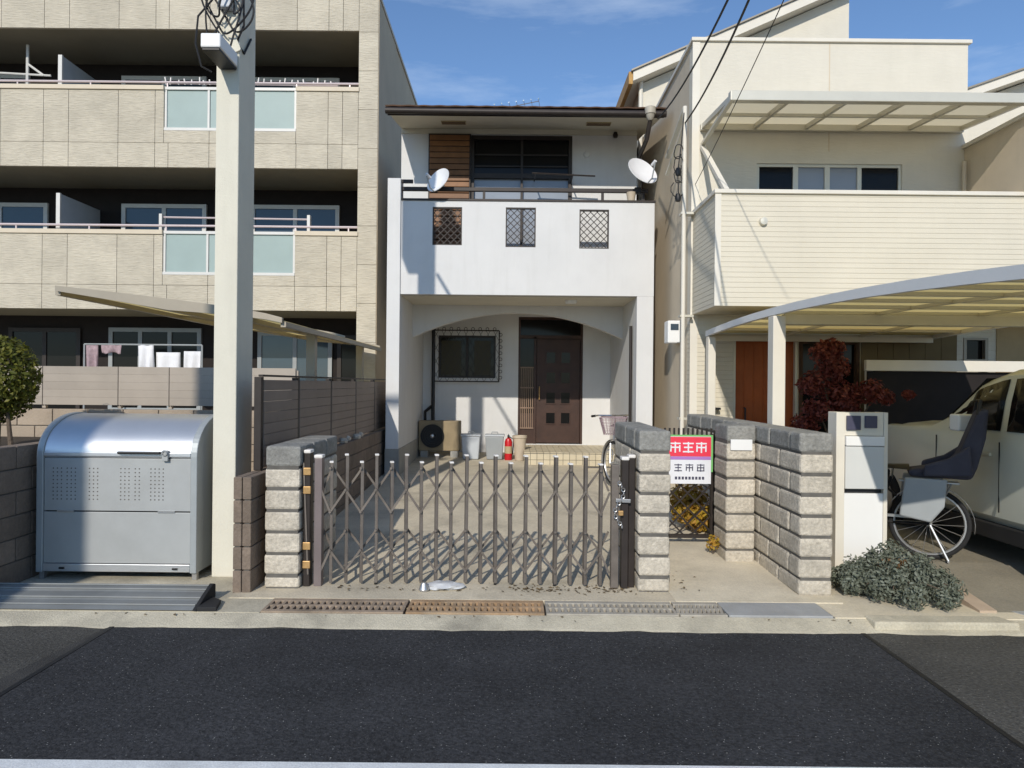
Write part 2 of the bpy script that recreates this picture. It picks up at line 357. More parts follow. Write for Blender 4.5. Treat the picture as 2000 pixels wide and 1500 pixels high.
grating(1.225, 1.575, m_galv, 'short pale grating with slanted slots beside the grey cover plate', True, 10)
s = MB(); s.box(1.58, 2.33, 4.912, 5.208, -.03, .001); tag(obj('cover_plate', s, m_plate, None, bev=.004), 'smooth grey drain cover plate before the angled block wall', 'cover plate')

# ================================================================== GATE PILLARS (block by block)
def block_mesh(key, w, d, h, m, r=.014):
    def mk():
        b = MB(); b.box(-w/2, w/2, -d/2, d/2, -h/2, h/2); return b
    me = shared((key, round(w,3), round(d,3), round(h,3)), mk, m); return me
def block_run(t, x0, x1, y0, y1, z0, hs, m, mcap, gap=.011, along='y', n=3, capw=.0, cap=True, key='block', j=.0, bev=.012, rnd=0):
    """courses of blocks standing on z0; the last height is the cap course"""
    rb = random.Random(int(abs(x0*100)+abs(y0*10)))
    z = z0
    top = z0 + sum(hs)
    c = MB(); ins = .014
    c.box(x0+ins, x1-ins, y0+ins, y1-ins, z0, top-.02); obj('mortar_core', c, m_mortar, t)
    for i, h in enumerate(hs):
        last = cap and i == len(hs)-1
        mm = mcap if last else m
        L0, L1 = (y0, y1) if along == 'y' else (x0, x1); seg = (L1-L0)/n
        off = (seg/2 if (i % 2 and n > 1) else 0)
        cuts = [L0] + [L0+off+seg*k for k in range(0 if off else 1, n + (1 if off else 0)) if L0+.03 < L0+off+seg*k < L1-.03] + [L1]
        for a, b in zip(cuts, cuts[1:]):
            if along == 'y': bx = (x0-(capw if last else 0), x1+(capw if last else 0), a, b)
            else: bx = (a, b, y0-(capw if last else 0), y1+(capw if last else 0))
            w_, d_, h_ = bx[1]-bx[0]-(gap if along != 'y' else 0), bx[3]-bx[2]-(gap if along == 'y' else 0), h-gap
            me = block_mesh(key + ('_cap' if last else ''), w_, d_, h_, mm)
            dx = rb.uniform(-1,1)*rnd; dy = rb.uniform(-1,1)*rnd
            piece('cap_block' if last else 'block', me, t, T(((bx[0]+bx[1])/2+dx, (bx[2]+bx[3])/2+dy, z+h/2)), src=bev)
        z += h
t = thing('gate_pillar', 'low pillar of pale split-face blocks with grey cap beside the brass gate hinges', 'pillar', (-1.82, 5.6, 0))
block_run(t, -1.965, -1.685, 5.44, 6.62, -.01, [.115]+[.172]*5+[.178], m_blk, m_blk_cap, n=3, key='pale', rnd=.004, gap=.015, bev=.02)
t = thing('gate_pillar', 'taller block pillar with grey cap between folding gate and sign gate', 'pillar', (1.14, 5.6, 0))
block_run(t, 1.02, 1.275, 5.44, 6.75, -.01, [.13]+[.166]*6+[.18], m_blk, m_blk_cap, n=3, key='pale', rnd=.004, gap=.015, bev=.02)
# angled wall to the right of the sign gate
t = thing('block_wall', 'stepped wall of pale blocks with nameplate between sign gate and letterbox post', 'wall', (2.3, 6, 0))
hsR = [.14]+[.166]*6+[.165]
block_run(t, 1.99, 2.275, 6.33, 6.72, -.01, hsR, m_blk, m_blk_cap, n=1, along='x', key='pale', rnd=.003, gap=.015, bev=.02)
block_run(t, 2.28, 2.545, 5.38, 8.9, -.01, hsR, m_blk, m_blk_cap, n=8, key='pale', rnd=.003, gap=.015, bev=.02)
s = MB(); x, z = at(1448, 869, 6.32); s.box(x-.1, x+.1, 6.312, 6.325, z-.05, z+.05); np_ = obj('nameplate', s, m_white, t, bev=.003); np_['label'] = 'small blank cream nameplate'

# ================================================================== FOLDING GATE
gt = thing('folding_gate', 'bronze accordion gate closed across the driveway between the block pillars', 'gate', (-.33, 5.55, 0))
GY = 5.55
gx0, gx1 = -1.535, .80
nb = 19
xs = [gx0 + (gx1-gx0)*(i+.6)/(nb+.2) for i in range(nb)]
tallH, shortH = 1.055, .995
rg = random.Random(5)
def gy(x): return GY + .05*math.sin((x+1.6)*1.3) 
def gbar(h):
    def mk():
        b = MB(); b.box(-.0125, .0125, -.024, .024, .02, h); return b
    return shared(('bar', h), mk, m_gate)
for i, x in enumerate(xs):
    h = tallH if i % 2 else shortH
    o = piece('bar', gbar(h), gt, T((x, gy(x), 0)) @ Matrix.Rotation(rg.uniform(-.08,.08)+.25, 4, 'Z') @ Matrix.Rotation(rg.uniform(-.006,.006), 4, 'Y'), src=.004)
    def mk():
        b = MB(); b.box(-.016, .016, -.029, .029, 0, .014); return b
    p = piece('bar_cap', shared('bar_cap', mk, m_cap), o, T((x, gy(x), h)) @ Matrix.Rotation(.25, 4, 'Z'), src=.004)
def strip(x0_, z0_, x1_, z1_, side):
    b = MB(); yo = -.034 if side else .034
    b.bar((x0_, gy(x0_)+yo, z0_), (x1_, gy(x1_)+yo, z1_), .017, .007); obj('lattice_strip', b, m_gate, gt)
ext = [gx0] + xs + [gx1]
# index parity: xs[i] even = short bar. upper lattice: short (.95) - tall (.78) - short (.60); lower: tall (.445) - short (.30) - tall (.13)
for k in range(len(ext)-1):
    a, b = ext[k], ext[k+1]; short_a = (k-1) % 2 == 0
    up = ((.955,.78),(.60,.78)) if short_a else ((.78,.955),(.78,.60))
    lo = ((.29,.45),(.29,.125)) if short_a else ((.45,.29),(.125,.29))
    for j, (za, zb) in enumerate(up+lo): strip(a, za, b, zb, j % 2)
# rivets at the joints
b = MB()
for i, x in enumerate(xs):
    for z in ((.955,.60,.29) if i % 2 == 0 else (.78,.45,.125)):
        b.tube([(x, gy(x)-.046, z), (x, gy(x)-.028, z)], .011, 8)
obj('rivets', b, m_gate, gt)['kind'] = 'stuff'
# wheels under the gate
for i in (3, 7, 11, 15):
    b = MB(); b.tube([(xs[i]-.01, gy(xs[i]), .022), (xs[i]+.01, gy(xs[i]), .022)], .022, 12); obj('castor', b, m_rubber, gt, sm=True)
def post(name, x, y, wd, dp, h, m, cap=True, lab=None):
    b = MB(); b.box(x-wd/2, x+wd/2, y-dp/2, y+dp/2, .0, h); o = obj(name, b, m, gt, bev=.004)
    if cap:
        b = MB(); b.box(x-wd/2-.004, x+wd/2+.004, y-dp/2-.006, y+dp/2+.006, h, h+.028); obj('post_cap', b, m_cap, o, bev=.008)
    return o
hp = post('hinge_post', -1.645, 5.55, .05, .09, 1.075, m_brown)
post('lead_post', -1.558, 5.55, .062, .075, 1.035, m_gate_lt)
for z in (.93, .78, .33, .18):
    b = MB(); b.box(-1.672, -1.612, 5.488, 5.505, z-.03, z+.03); obj('hinge_bracket', b, m_brass, hp, bev=.004)
b = MB(); b.bar((-1.672,5.50,1.0),(-1.63,5.50,.1),.012,.01); obj('drop_rod', b, m_gate, hp)
post('lead_post', .845, 5.56, .06, .075, 1.0, m_gate, False)
post('latch_post', .925, 5.57, .055, .09, 1.04, m_brown)
post('latch_post', .985, 5.60, .05, .09, 1.055, m_brown)
# lock with chain
lk = thing('chain_lock', 'loop of pale chain and padlock hanging on the gate latch post', 'chain', (.885, 5.49, .55))
b = MB()
for i in range(14):
    a = i/13; zz = .86 - .35*a + .0*a; xx = .872 + .035*math.sin(a*7); b.torus((xx, 5.50-.012, zz), .014, .004, 10, 5, Matrix.Rotation(1.57*(i%2), 3, 'Z'))
obj('chain', b, m_silver, lk, sm=True)
b = MB(); b.box(.865, .905, 5.478, 5.5, .60, .64); pb = obj('padlock', b, m_brass, lk, bev=.005)
b = MB(); b.bar((.845,5.505,.72),(.965,5.505,.715),.03,.02); obj('hasp', b, m_silver, lk, bev=.004)
# milky bag lying before the gate
xb, yb = gnd(868, 1150)
bagm = MB(); n1, n2 = 22, 12
for i in range(n1+1):
    u = i/n1; cx = -.17+.34*u; prof = max(0.004, math.sin(math.pi*min(1,u*.96+.04))**.55)
    for j in range(n2):
        a = 2*math.pi*j/n2; rr = 1+.18*math.sin(5*a+u*9)+.08*math.sin(11*u+3*a)
        bagm.v.append((xb+cx, yb+.075*prof*rr*math.cos(a), max(.003, .026+.03*prof*rr*math.sin(a))))
for i in range(n1):
    for j in range(n2): bagm.f.append((i*n2+j, (i+1)*n2+j, (i+1)*n2+(j+1)%n2, i*n2+(j+1)%n2))
tag(obj('plastic_bag', bagm, m_bag, None, sm=True), 'crumpled white plastic bag lying at the foot of the folding gate', 'bag')
b = MB(); x, y = gnd(828, 1155); b.lathe([(0,0),(.035,0),(.042,.02),(.03,.05),(.022,.07),(0,.075)], (x,y,0), 14)
tag(obj('drop_bolt_weight', b, m_silver, None, sm=True), 'small grey metal weight on the ground beside the plastic bag', 'weight')

# ================================================================== LEFT BOUNDARY WALL AND FENCE
t = thing('block_wall', 'brown block boundary wall under the slatted fence along the driveway', 'wall', (-2.1, 9, 0))
LW0 = 5.33
block_run(t, -2.170, -2.104, LW0, LW0+7.6, -.01, [.183]*5, m_blk_brown, m_blk_brown, n=19, cap=False, key='brown', bev=.006, gap=.009)
block_run(t, -2.098, -2.030, LW0, LW0+7.6, -.01, [.183]*5, m_blk_brown, m_blk_brown, n=19, cap=False, key='brown', bev=.006, gap=.009)
# rubble / bits lying on the wall top
for i, px in enumerate((683, 700, 712, 724)):
    Y = 8.4+.35*i; b = MB(); r0 = random.Random(i); b.lathe([(0,0),(.05,0),(.06,.03),(.035,.06),(0,.065)], (-2.09+.03*r0.uniform(-1,1), Y, .905), 7)
    tag(obj('stone', b, m_blk, None), 'small pale stone lying on top of the brown boundary wall', 'stone', 'stones on the boundary wall')
fen = thing('slat_fence', 'dark brown slatted fence on the boundary wall along the driveway', 'fence', (-2.12, 9, .905))
posts = [5.76, 6.74, 7.95, 9.2, 10.45, 11.7, 12.85]
for y in posts:
    b = MB(); b.box(-2.165, -2.105, y-.03, y+.03, .905, 1.69); obj('post', b, m_brown, fen, bev=.003)
def slat_me(L, axis):
    def mk():
        b = MB()
        if axis == 'y': b.box(-.011, .011, -L/2, L/2, -.0455, .0455)
        else: b.box(-L/2, L/2, -.011, .011, -.0425, .0425)
        return b
    return mk
for y0_, y1_ in zip(posts, posts[1:]):
    Lh = y1_-y0_-.062
    for k in range(8):
        me = shared(('slat', 'y', round(Lh,3)), slat_me(Lh, 'y'), m_slat)
        piece('slat', me, fen, T((-2.112, (y0_+y1_)/2, .965+k*.0935)), src=.004)
b = MB(); b.box(-2.13, -2.09, 5.73, 12.88, 1.692, 1.71); obj('top_rail', b, m_brown, fen, bev=.003)
# fence behind the bin, facing the street
FY = 7.55
w2 = thing('block_wall', 'tan block wall below the taupe fence behind the garbage bin', 'wall', (-4.6, FY, 0))
block_run(w2, -8.6, -2.345, FY, FY+.12, .0, [.19]*7, m_blk_tan, m_blk_tan, n=16, along='x', cap=False, key='tan', bev=.006, gap=.009)
f2 = thing('slat_fence', 'taupe slatted fence on the tan wall behind the garbage bin', 'fence', (-4.6, FY+.05, 1.35))
pxs = [-8.55, -7.3, -6.05] + [at(v, 760, FY)[0] for v in (80, 228, 328)] + [-2.4]
pxs = sorted(pxs)
for x in pxs:
    b = MB(); b.box(x-.02, x+.02, FY+.05, FY+.09, 1.335, 1.775); obj('post', b, m_slat_lt, f2, bev=.003)
for xa, xb_ in zip(pxs, pxs[1:]):
    Lh = xb_-xa-.008
    for k in range(5):
        piece('slat', shared(('slat', 'x', round(Lh,3)), slat_me(Lh, 'x'), m_slat_lt), f2, T(((xa+xb_)/2, FY+.035, 1.415+k*.0855)) , src=.002)

# planter wall on the far left, with its clipped shrub
w3 = thing('block_wall', 'dark brown block planter wall left of the garbage bin', 'wall', (-4.1, 6.2, 0))
block_run(w3, -4.14, -4.0, 4.98, 7.5, -.01, [.187]*6, m_blk_brown, m_blk_brown, n=7, cap=False, key='brown', bev=.006, gap=.009)
s = MB(); s.box(-9, -4.145, 4.98, 7.5, -.01, 1.02); struct('planter_soil', s, m_soil)

def foliage(mb, c, rad, n, ls, rs, shell=.55, flat=.35, bumps=None, noise_amp=.22, zmin=None):
    rf = random.Random(rs); c = Vector(c)
    lob = [(Vector((rf.gauss(0,1), rf.gauss(0,1), rf.gauss(0,1))).normalized(), rf.uniform(.6,1)) for _ in range(bumps or 14)]
    for _ in range(n):
        d = Vector((rf.gauss(0,1), rf.gauss(0,1), rf.gauss(0,1))).normalized()
        k = 1 - noise_amp + noise_amp*2*max(0, max(d.dot(l)*q for l, q in lob)-.55)
        r = k*(shell + (1-shell)*rf.random()**.6)
        p = c + Vector((d.x*rad[0]*r, d.y*rad[1]*r, d.z*rad[2]*r))
        if zmin is not None and p.z < zmin: p.z = zmin + rf.random()*.04
        nrm = (d + Vector((rf.gauss(0,.6), rf.gauss(0,.6), rf.gauss(0,.6)+flat))).normalized(); a = nrm.orthogonal().normalized()
        a = (Matrix.Rotation(rf.uniform(0, 6.28), 3, nrm) @ a); bb = nrm.cross(a); L_ = ls*rf.uniform(.6,1.3); W_ = L_*.5
        q = [p-a*L_*.5, p+bb*W_*.5+nrm*L_*.06, p+a*L_*.5, p-bb*W_*.5+nrm*L_*.06]; m0 = len(mb.v); mb.v += [tuple(v) for v in q]; mb.f.append((m0, m0+1, m0+2, m0+3))
    return mb
def leafobj(name, mb, m, parent):
    me = bpy.data.meshes.new(name); me.from_pydata(mb.v, [], mb.f); me.materials.append(m); o = bpy.data.objects.new(name, me); link(o, parent, False); return o
sh = thing('shrub', 'clipped glossy green shrub growing in the planter left of the bin', 'shrub', (-4.78, 6.3, 1.02))
b = MB(); foliage(b, (-4.78, 6.3, 1.66), (.44, .42, .48), 5200, .055, 11, .5); leafobj('crown', b, m_leaf, sh)
b = MB(); b.tube([(-4.74,6.28,1.0),(-4.73,6.29,1.3),(-4.78,6.3,1.7)], [.028,.024,.012], 8); b.tube([(-4.58,6.25,1.0),(-4.62,6.27,1.25),(-4.7,6.3,1.6)], [.022,.018,.01], 8); b.tube([(-4.9,6.33,1.0),(-4.86,6.3,1.3),(-4.82,6.3,1.6)], [.022,.018,.01], 8); obj('trunk', b, m_bark, sh, sm=True)
sh = thing('shrub', 'small ochre green plant in the planter under the clipped shrub', 'shrub', (-4.4, 7.0, 1.02))
b = MB(); foliage(b, (-4.38, 7.0, 1.12), (.12, .12, .12), 260, .05, 5, .2); leafobj('crown', b, m_leaf_yel, sh)

# ================================================================== GARBAGE BIN
bx0, bx1 = -3.93, -2.60; by = 5.66
gb = thing('garbage_bin', 'grey steel garbage station bin with curved shiny lid beside the square pole', 'garbage bin', ((bx0+bx1)/2, by+.3, 0))
def lid_prof(o=0, n=14):
    pts = []
    for i in range(n+1):
        a = math.pi/2*i/n; pts.append((by + .50 - (.50+o)*math.cos(a)**.9 , 1.02 + (.33+o)*math.sin(a)))
    return pts
side = [(by, .06)] + lid_prof() + [(by+.62, 1.33), (by+.64, .06)]
side_o = [(by-.012, .055)] + lid_prof(.012) + [(by+.63, 1.342), (by+.652, .055)]
for xa, xb_ in ((bx0, bx0+.055), (bx1-.055, bx1)):
    b = MB(); b.prism(side_o, xa, xb_, 'x'); obj('side_panel', b, m_bin_dk, gb, bev=.006)
b = MB(); inner = [(p[0]+.012, p[1]-.004) for p in lid_prof(.004)]
lp = lid_prof(.0); lp2 = [(p[0]+.02, p[1]-.02) for p in lp]
b.prism(lp + [(by+.62, 1.345), (by+.62, 1.325)] + lp2[::-1], bx0+.057, bx1-.057, 'x'); lid = obj('lid', b, m_lid, gb, sm=True)
b = MB(); b.box(bx0+.057, bx1-.057, by-.008, by+.006, 1.018, 1.05); obj('lid_lip', b, m_lid, lid, bev=.004)
b = MB(); b.tube([(-3.24, by-.035, 1.052), (-2.90, by-.035, 1.052)], .011, 8); b.box(-3.25,-3.22,by-.035,by,1.045,1.06); b.box(-2.92,-2.89,by-.035,by,1.045,1.06); obj('handle', b, m_black, lid)
b = MB(); b.box(-2.885, -2.835, by-.03, by-.008, .985, 1.075); lt = obj('latch', b, m_bin, gb, bev=.004)
b = MB(); b.torus((-2.86, by-.036, 1.05), .02, .006, 14, 6); obj('latch_ring', b, m_silver, lt, sm=True)
fx0, fx1 = bx0+.057, bx1-.057
b = MB(); b.box(fx0, fx1, by+.006, by+.02, .565, 1.0); up = obj('upper_panel', b, m_bin, gb, bev=.003)
b = MB(); b.box(fx0, fx1, by+.004, by+.02, .13, .555); obj('lower_panel', b, m_bin, gb, bev=.003)
b = MB(); b.box(fx0, fx1, by-.006, by+.02, .062, .125); obj('bottom_rail', b, m_lid, gb, bev=.004)
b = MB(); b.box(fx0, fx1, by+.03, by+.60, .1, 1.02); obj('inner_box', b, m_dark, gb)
dots = MB()
for (xa, nx) in ((-3.80,3),(-3.685,3),(-3.50,3),(-3.24,3),(-3.12,2),(-2.99,4)):
    for i in range(nx):
        for j in range(9): 
            x = xa+i*.034; z = .66+j*.032; dots.tube([(x, by+.0045, z), (x, by+.0075, z)], .006, 6)
obj('vent_holes', dots, m_mortar, up)['kind'] = 'stuff'
b = MB()
for x in (fx0+.16, fx1-.12): b.box(x-.02, x+.02, by-.02, by-.004, .085, .1)
obj('bottom_latch', b, m_black, gb)
b = MB()
for x in (fx0+.18, fx1-.2): b.box(x-.07, x+.07, by-.002, by+.008, .552, .568)
obj('panel_hinge', b, m_silver, gb)
for x in (bx0+.03, bx1-.03):
    for y in (by+.04, by+.6):
        b = MB(); b.box(x-.02, x+.02, y-.02, y+.02, -.008, .06); obj('foot', b, m_silver, gb, bev=.003)

# steel ramp at the kerb before the bin
rx1 = -2.28; rx0 = -6.2
rm = thing('kerb_ramp', 'ribbed steel kerb ramp in front of the garbage bin', 'ramp', (-4, 5.0, 0))
b = MB(); prof = [(4.905,.0),(4.945,.018),(5.02,.035),(5.05,.055),(5.12,.066),(5.145,.085),(5.20,.092),(5.20,.0)]
b.prism(prof, rx0, rx1, 'x'); obj('tread_plate', b, m_ramp, rm, bev=.004)
for y, z in ((4.955,.024),(5.035,.05),(5.135,.082),(5.19,.096)):
    b = MB(); b.tube([(rx0, y, z),(rx1-.002, y, z)], .007, 6); obj('rib', b, m_ramp, rm)
b = MB(); b.prism([(4.89,.0),(5.03,.06),(5.18,.115),(5.22,.1),(5.22,.0)], rx1, rx1+.03, 'x'); obj('end_cap', b, m_rubber, rm, bev=.004)
b = MB(); b.prism([(rx1+.03, 4.9),(rx1+.17,4.91),(rx1+.13,5.08),(rx1+.03,5.16)], -.006, .025, 'z'); obj('end_wedge', b, m_rubber, rm, bev=.006)

# ================================================================== SQUARE POLE
px0, px1, py0, py1 = -2.53, -2.335, 5.78, 6.14
sp = thing('square_pole', 'square pale concrete service pole between the bin and the slatted fence', 'pole', ((px0+px1)/2, (py0+py1)/2, 0))
b = MB(); b.box(px0, px1, py0, py1, -.01, 7.9); obj('shaft', b, m_pole, sp, bev=.008)
b = MB(); b.box(px0-.26, px1-.02, py0-.1, py1+.0, 6.25, 7.6); obj('cabinet', b, m_ltgrey, sp, bev=.03)
b = MB(); b.bar((px1+.05, py0+.1, 6.15), (px1+.75, py0+.05, 5.0), .045, .045); obj('guy_strut', b, m_silver, sp)
x, z = at(418, 88, 5.5)
b = MB(); b.box(x-.075, x+.085, 5.42, 5.77, z-.055, z+.06); lb = obj('lamp_box', b, m_white, sp, bev=.012)
b = MB(); b.box(x-.065, x+.075, 5.43, 5.77, z-.075, z-.056); obj('lamp_base', b, m_black, lb, bev=.004)
b = MB(); b.bar((px0+.05, 5.768, z+.40), (px1-.005, 5.768, z+.08), .06, .02); obj('strap', b, m_pole, sp)
b = MB(); b.box(px0+.05, px0+.15, 5.70, 5.775, z+.42, z+.62); obj('junction_box', b, m_ltgrey, sp, bev=.01)
for k, (a, ph) in enumerate(((.13,0),(.19,1.2),(.16,2.5),(.11,3.9),(.21,.6),(.15,5.0))):
    pts = []
    for i in range(33):
        u = i/32; pts.append((px0+.09 + (a*1.25)*math.sin(u*3.6+ph)*(1-.2*u) + .04*math.sin(9*u+ph), 5.70-.05*math.sin(u*5+ph), z+.62 - .55*math.sin(math.pi*u)*(.5+.5*((k%3)/2)) + .12*(u-.5)))
    b = MB(); b.tube(pts, .008, 6); obj('cable_loop', b, m_wire, sp, sm=True)
b = MB(); b.tube([(px0-.02,5.74,z+.5),(px0-.13,5.72,z+.35),(px0-.15,5.72,z+.12),(px0-.11,5.74,z-.06),(px0-.03,5.76,z-.1)], .008, 6); obj('cable_loop', b, m_wire, sp, sm=True)
b = MB(); b.tube([(px1+.03,5.78,z+.6),(px1+.04,5.77,z+.3),(px1-.02,5.77,z+.16),(px1+.012,5.85,z+.1),(px1+.012,6.0,z+.3)], .009, 6); obj('cable_loop', b, m_wire, sp, sm=True)

# round utility pole across the street (its shadow falls on the bin)
up_ = thing('utility_pole', 'round concrete utility pole standing across the street', 'pole', (-5.78, -3.2, 0))
b = MB(); b.tube([(-5.78,-3.2,-.4),(-5.78,-3.2,10.5)], [.24,.2], 16); obj('shaft', b, m_pole, up_, sm=True)
b = MB(); b.box(-6.3, -4.8, -3.26, -3.14, 9.4, 9.5); obj('cross_arm', b, m_silver, up_)

# ================================================================== WHITE HOUSE
HY = 10.66; UY = 11.8; BY = 13.5
hs = thing('white_house', 'white plaster two-storey house with arched porch and brown balcony rail', 'house', (.1, 13, .1))
zb0, zb1 = 3.04, 4.50
XL, XR, IL, IR = -1.80, 2.20, -1.76, 1.94
# parapet with three lattice openings
hol = []
for a, bb, top, bot in ((845,902,404,479),(988,1046,405,483),(1132,1189,409,486)):
    x0_, zt_ = at(a, top, HY); x1_, zb_ = at(bb, bot, HY); hol.append((x0_, x1_, zb_, zt_))
b = MB(); b.holes(XL, XR, zb0, zb1, HY, HY+.13, hol); obj('balcony_parapet', b, m_plaster, hs)
b = MB(); b.box(XL+.01, XR+.015, HY-.015, HY+.145, zb1, zb1+.035); obj('parapet_cap', b, m_brown, hs, bev=.004)
b = MB(); b.box(XL, XR, HY+.13, UY, zb0, 3.2); obj('balcony_floor', b, m_soffit, hs)
for sx in (XR-.13,):
    b = MB(); b.box(sx, XR, HY+.13, UY, 3.2, zb1); obj('balcony_side_wall', b, m_plaster, hs)
# left sleeve wall and columns
b = MB(); b.box(-1.965, IL, HY-.035, HY+.22, .62, 4.84); o = obj('left_column', b, m_plaster, hs, bev=.006)
b = MB(); b.box(-1.965, IL, HY+.22, BY, .62, 3.04); b.box(-1.965, IL, HY+.22, UY, 3.04, 4.5); obj('left_side_wall', b, m_plaster, hs)
b = MB(); b.box(-1.975, IL+.01, HY-.03, BY, .0, .62); obj('left_foundation', b, m_plaster2, hs, bev=.006)
b = MB(); b.box(-1.97, -1.79, HY-.02, UY-.3, 4.86, 4.93); 
b = MB(); b.box(IR, XR, HY+.002, HY+.24, .1, zb0); obj('right_column', b, m_plaster, hs, bev=.006)
b = MB(); b.box(IR, XR, HY+.24, BY, .1, zb0); obj('right_side_wall', b, m_plaster, hs)
# porch ceiling and arched lintel
AY = 12.0; zc = 3.04
b = MB(); n = 28; xc = (IL+IR)/2; hw = (IR-IL)/2-.001
pts = [(xc-hw, zc), (xc-hw, 2.45)]
for i in range(n+1):
    u = -1+2*i/n; pts.append((xc+u*hw*.985, 2.47+.43*(1-abs(u)**2.0)))
pts += [(xc+hw, 2.45), (xc+hw, zc)]
# arch as strips so that the concave outline triangulates cleanly
for (xa, za), (xb_, zb_) in zip(pts[1:-1], pts[2:-1]):
    if xb_ - xa < 1e-4: continue
    b.prism([(xa,za),(xb_,zb_),(xb_,zc),(xa,zc)], AY, AY+.16, 'y')
bm = bmesh.new(); me_ = b.mesh('arched_lintel'); bm.from_mesh(me_); bmesh.ops.remove_doubles(bm, verts=bm.verts, dist=1e-4)
kill = {}
for f in bm.faces: kill.setdefault(tuple(sorted(v.index for v in f.verts)), []).append(f)
bmesh.ops.delete(bm, geom=[f for v in kill.values() if len(v) > 1 for f in v], context='FACES_ONLY'); bmesh.ops.recalc_face_normals(bm, faces=bm.faces); bm.to_mesh(me_); bm.free()
me_.materials.append(m_plaster); link(bpy.data.objects.new('arched_lintel', me_), hs, False)
b = MB(); b.box(IL, IR, HY+.13, BY, zc-.012, zc-.002); obj('porch_ceiling', b, m_soffit, hs)
x, z = at(1115, 588, 11.2); b = MB(); b.lathe([(0,-.05),(.09,-.045),(.1,-.02),(.1,0)], (x, 11.2, zc-.012), 18); obj('porch_light', b, m_white, hs, sm=True)
# porch back wall with door and window openings
dx0, dx1 = at(1012, 750, BY)[0], at(1138, 750, BY)[0]; wx0, wx1 = at(856, 700, BY)[0], at(968, 700, BY)[0]
zd0, zd1 = .47, 2.98; wz0, wz1 = at(900, 738, BY)[1], at(900, 655, BY)[1]
b = MB(); b.holes(-1.965, XR, .0, 3.03, BY, BY+.16, [(dx0,dx1,zd0,zd1),(wx0,wx1,wz0,wz1)]); obj('porch_wall', b, m_plaster, hs)
b = MB(); b.box(-1.95, XR-.01, BY+.5, 19, .0, 6.0); obj('house_core', b, m_plaster, hs)
# door
dr = obj('door', MB().box(dx0+.36, dx1-.05, BY+.05, BY+.09, zd0+.02, 2.55), m_wood, hs, bev=.004)
ddx0, ddx1 = dx0+.36, dx1-.05; dw = ddx1-ddx0
for i in range(2):
    for j in range(4):
        cx = ddx0 + dw*(.33+.34*i); cz = .98 + j*.40
        b = MB(); b.box(cx-.085, cx+.085, BY+.042, BY+.049, cz-.105, cz+.105); o = obj('door_pane', b, m_glass_dark, dr)
        b = MB()
        for q in ((cx-.105,cx-.085,cz-.125,cz+.125),(cx+.085,cx+.105,cz-.125,cz+.125),(cx-.085,cx+.085,cz-.125,cz-.105),(cx-.085,cx+.085,cz+.105,cz+.125)): b.box(q[0],q[1],BY+.032,BY+.05,q[2],q[3])
        obj('pane_frame', b, m_wood, o)
b = MB(); b.tube([(ddx0+.06,BY+.05,1.35),(ddx0+.06,BY,1.35),(ddx0+.06,BY,1.6),(ddx0+.06,BY+.05,1.6)], .012, 8); obj('door_handle', b, m_brass, dr)
df = MB(); df.box(dx0, dx0+.04, BY+.01, BY+.12, zd0, zd1); df.box(dx1-.045, dx1, BY+.01, BY+.12, zd0, zd1); df.box(dx0+.31, dx0+.355, BY+.01, BY+.12, zd0, 2.6); df.box(dx0+.04, dx1-.045, BY+.01, BY+.12, 2.555, 2.62); df.box(dx0+.04, dx1-.045, BY+.01, BY+.12, zd1-.05, zd1)
obj('door_frame', df, m_wood, hs)
b = MB(); b.box(dx0+.04, dx0+.31, BY+.07, BY+.09, zd0+.6, 2.555); obj('sidelight', b, m_glass_dark, hs)
b = MB(); b.box(dx0+.04, dx0+.31, BY+.05, BY+.09, zd0, zd0+.6); obj('sidelight_panel', b, m_wood, hs)
b = MB(); b.box(dx0+.04, dx1-.045, BY+.07, BY+.09, 2.62, zd1-.05); obj('transom', b, m_glass_dark, hs)
for i in range(7):
    x = dx0+.06+i*.038; b = MB(); b.box(x-.008, x+.008, BY+.03, BY+.05, .78, 1.98); obj('sidelight_bar', b, m_wood_pale, hs)
for z in (.78, 1.18, 1.58, 1.98):
    b = MB(); b.box(dx0+.042, dx0+.308, BY+.022, BY+.03, z-.012, z+.012); obj('sidelight_rail', b, m_wood_pale, hs)
# porch window and its grille
b = MB(); b.box(wx0, wx1, BY+.08, BY+.09, wz0, wz1); wn = obj('porch_window', b, m_glass_dark, hs)
b = MB(); b.box(wx0+.05, (wx0+wx1)/2-.12, BY+.072, BY+.079, wz0+.06, wz1-.1); b.box((wx0+wx1)/2+.14, wx1-.1, BY+.072, BY+.079, wz0+.06, wz1-.1); obj('pane', b, m_lattice_glass, wn)
b = MB(); xm = (wx0+wx1)/2
for q in ((wx0,wx0+.035,wz0,wz1),(wx1-.035,wx1,wz0,wz1),(xm-.025,xm+.025,wz0,wz1),(wx0,wx1,wz0,wz0+.035),(wx0,wx1,wz1-.035,wz1)): b.box(q[0],q[1],BY+.05+.001*random.random(),BY+.08,q[2],q[3])
obj('frame', b, m_brown, wn)
gg0, gg1, gz0, gz1 = wx0-.1, wx1+.07, wz0-.07, wz1+.09
b = MB(); yg = BY-.12
for p, q in (((gg0,gz0),(gg1,gz0)),((gg0,gz1),(gg1,gz1)),((gg0,gz0),(gg0,gz1)),((gg1,gz0),(gg1,gz1))):
    b.tube([(p[0],yg,p[1]),(q[0],yg,q[1])], .013, 6)
for x in (gg0, gg1):
    for z in (gz0+.05, gz1-.05): b.tube([(x,yg,z),(x,BY,z)], .01, 6)
gr = obj('window_grille', b, m_brown, hs)
nl = 9
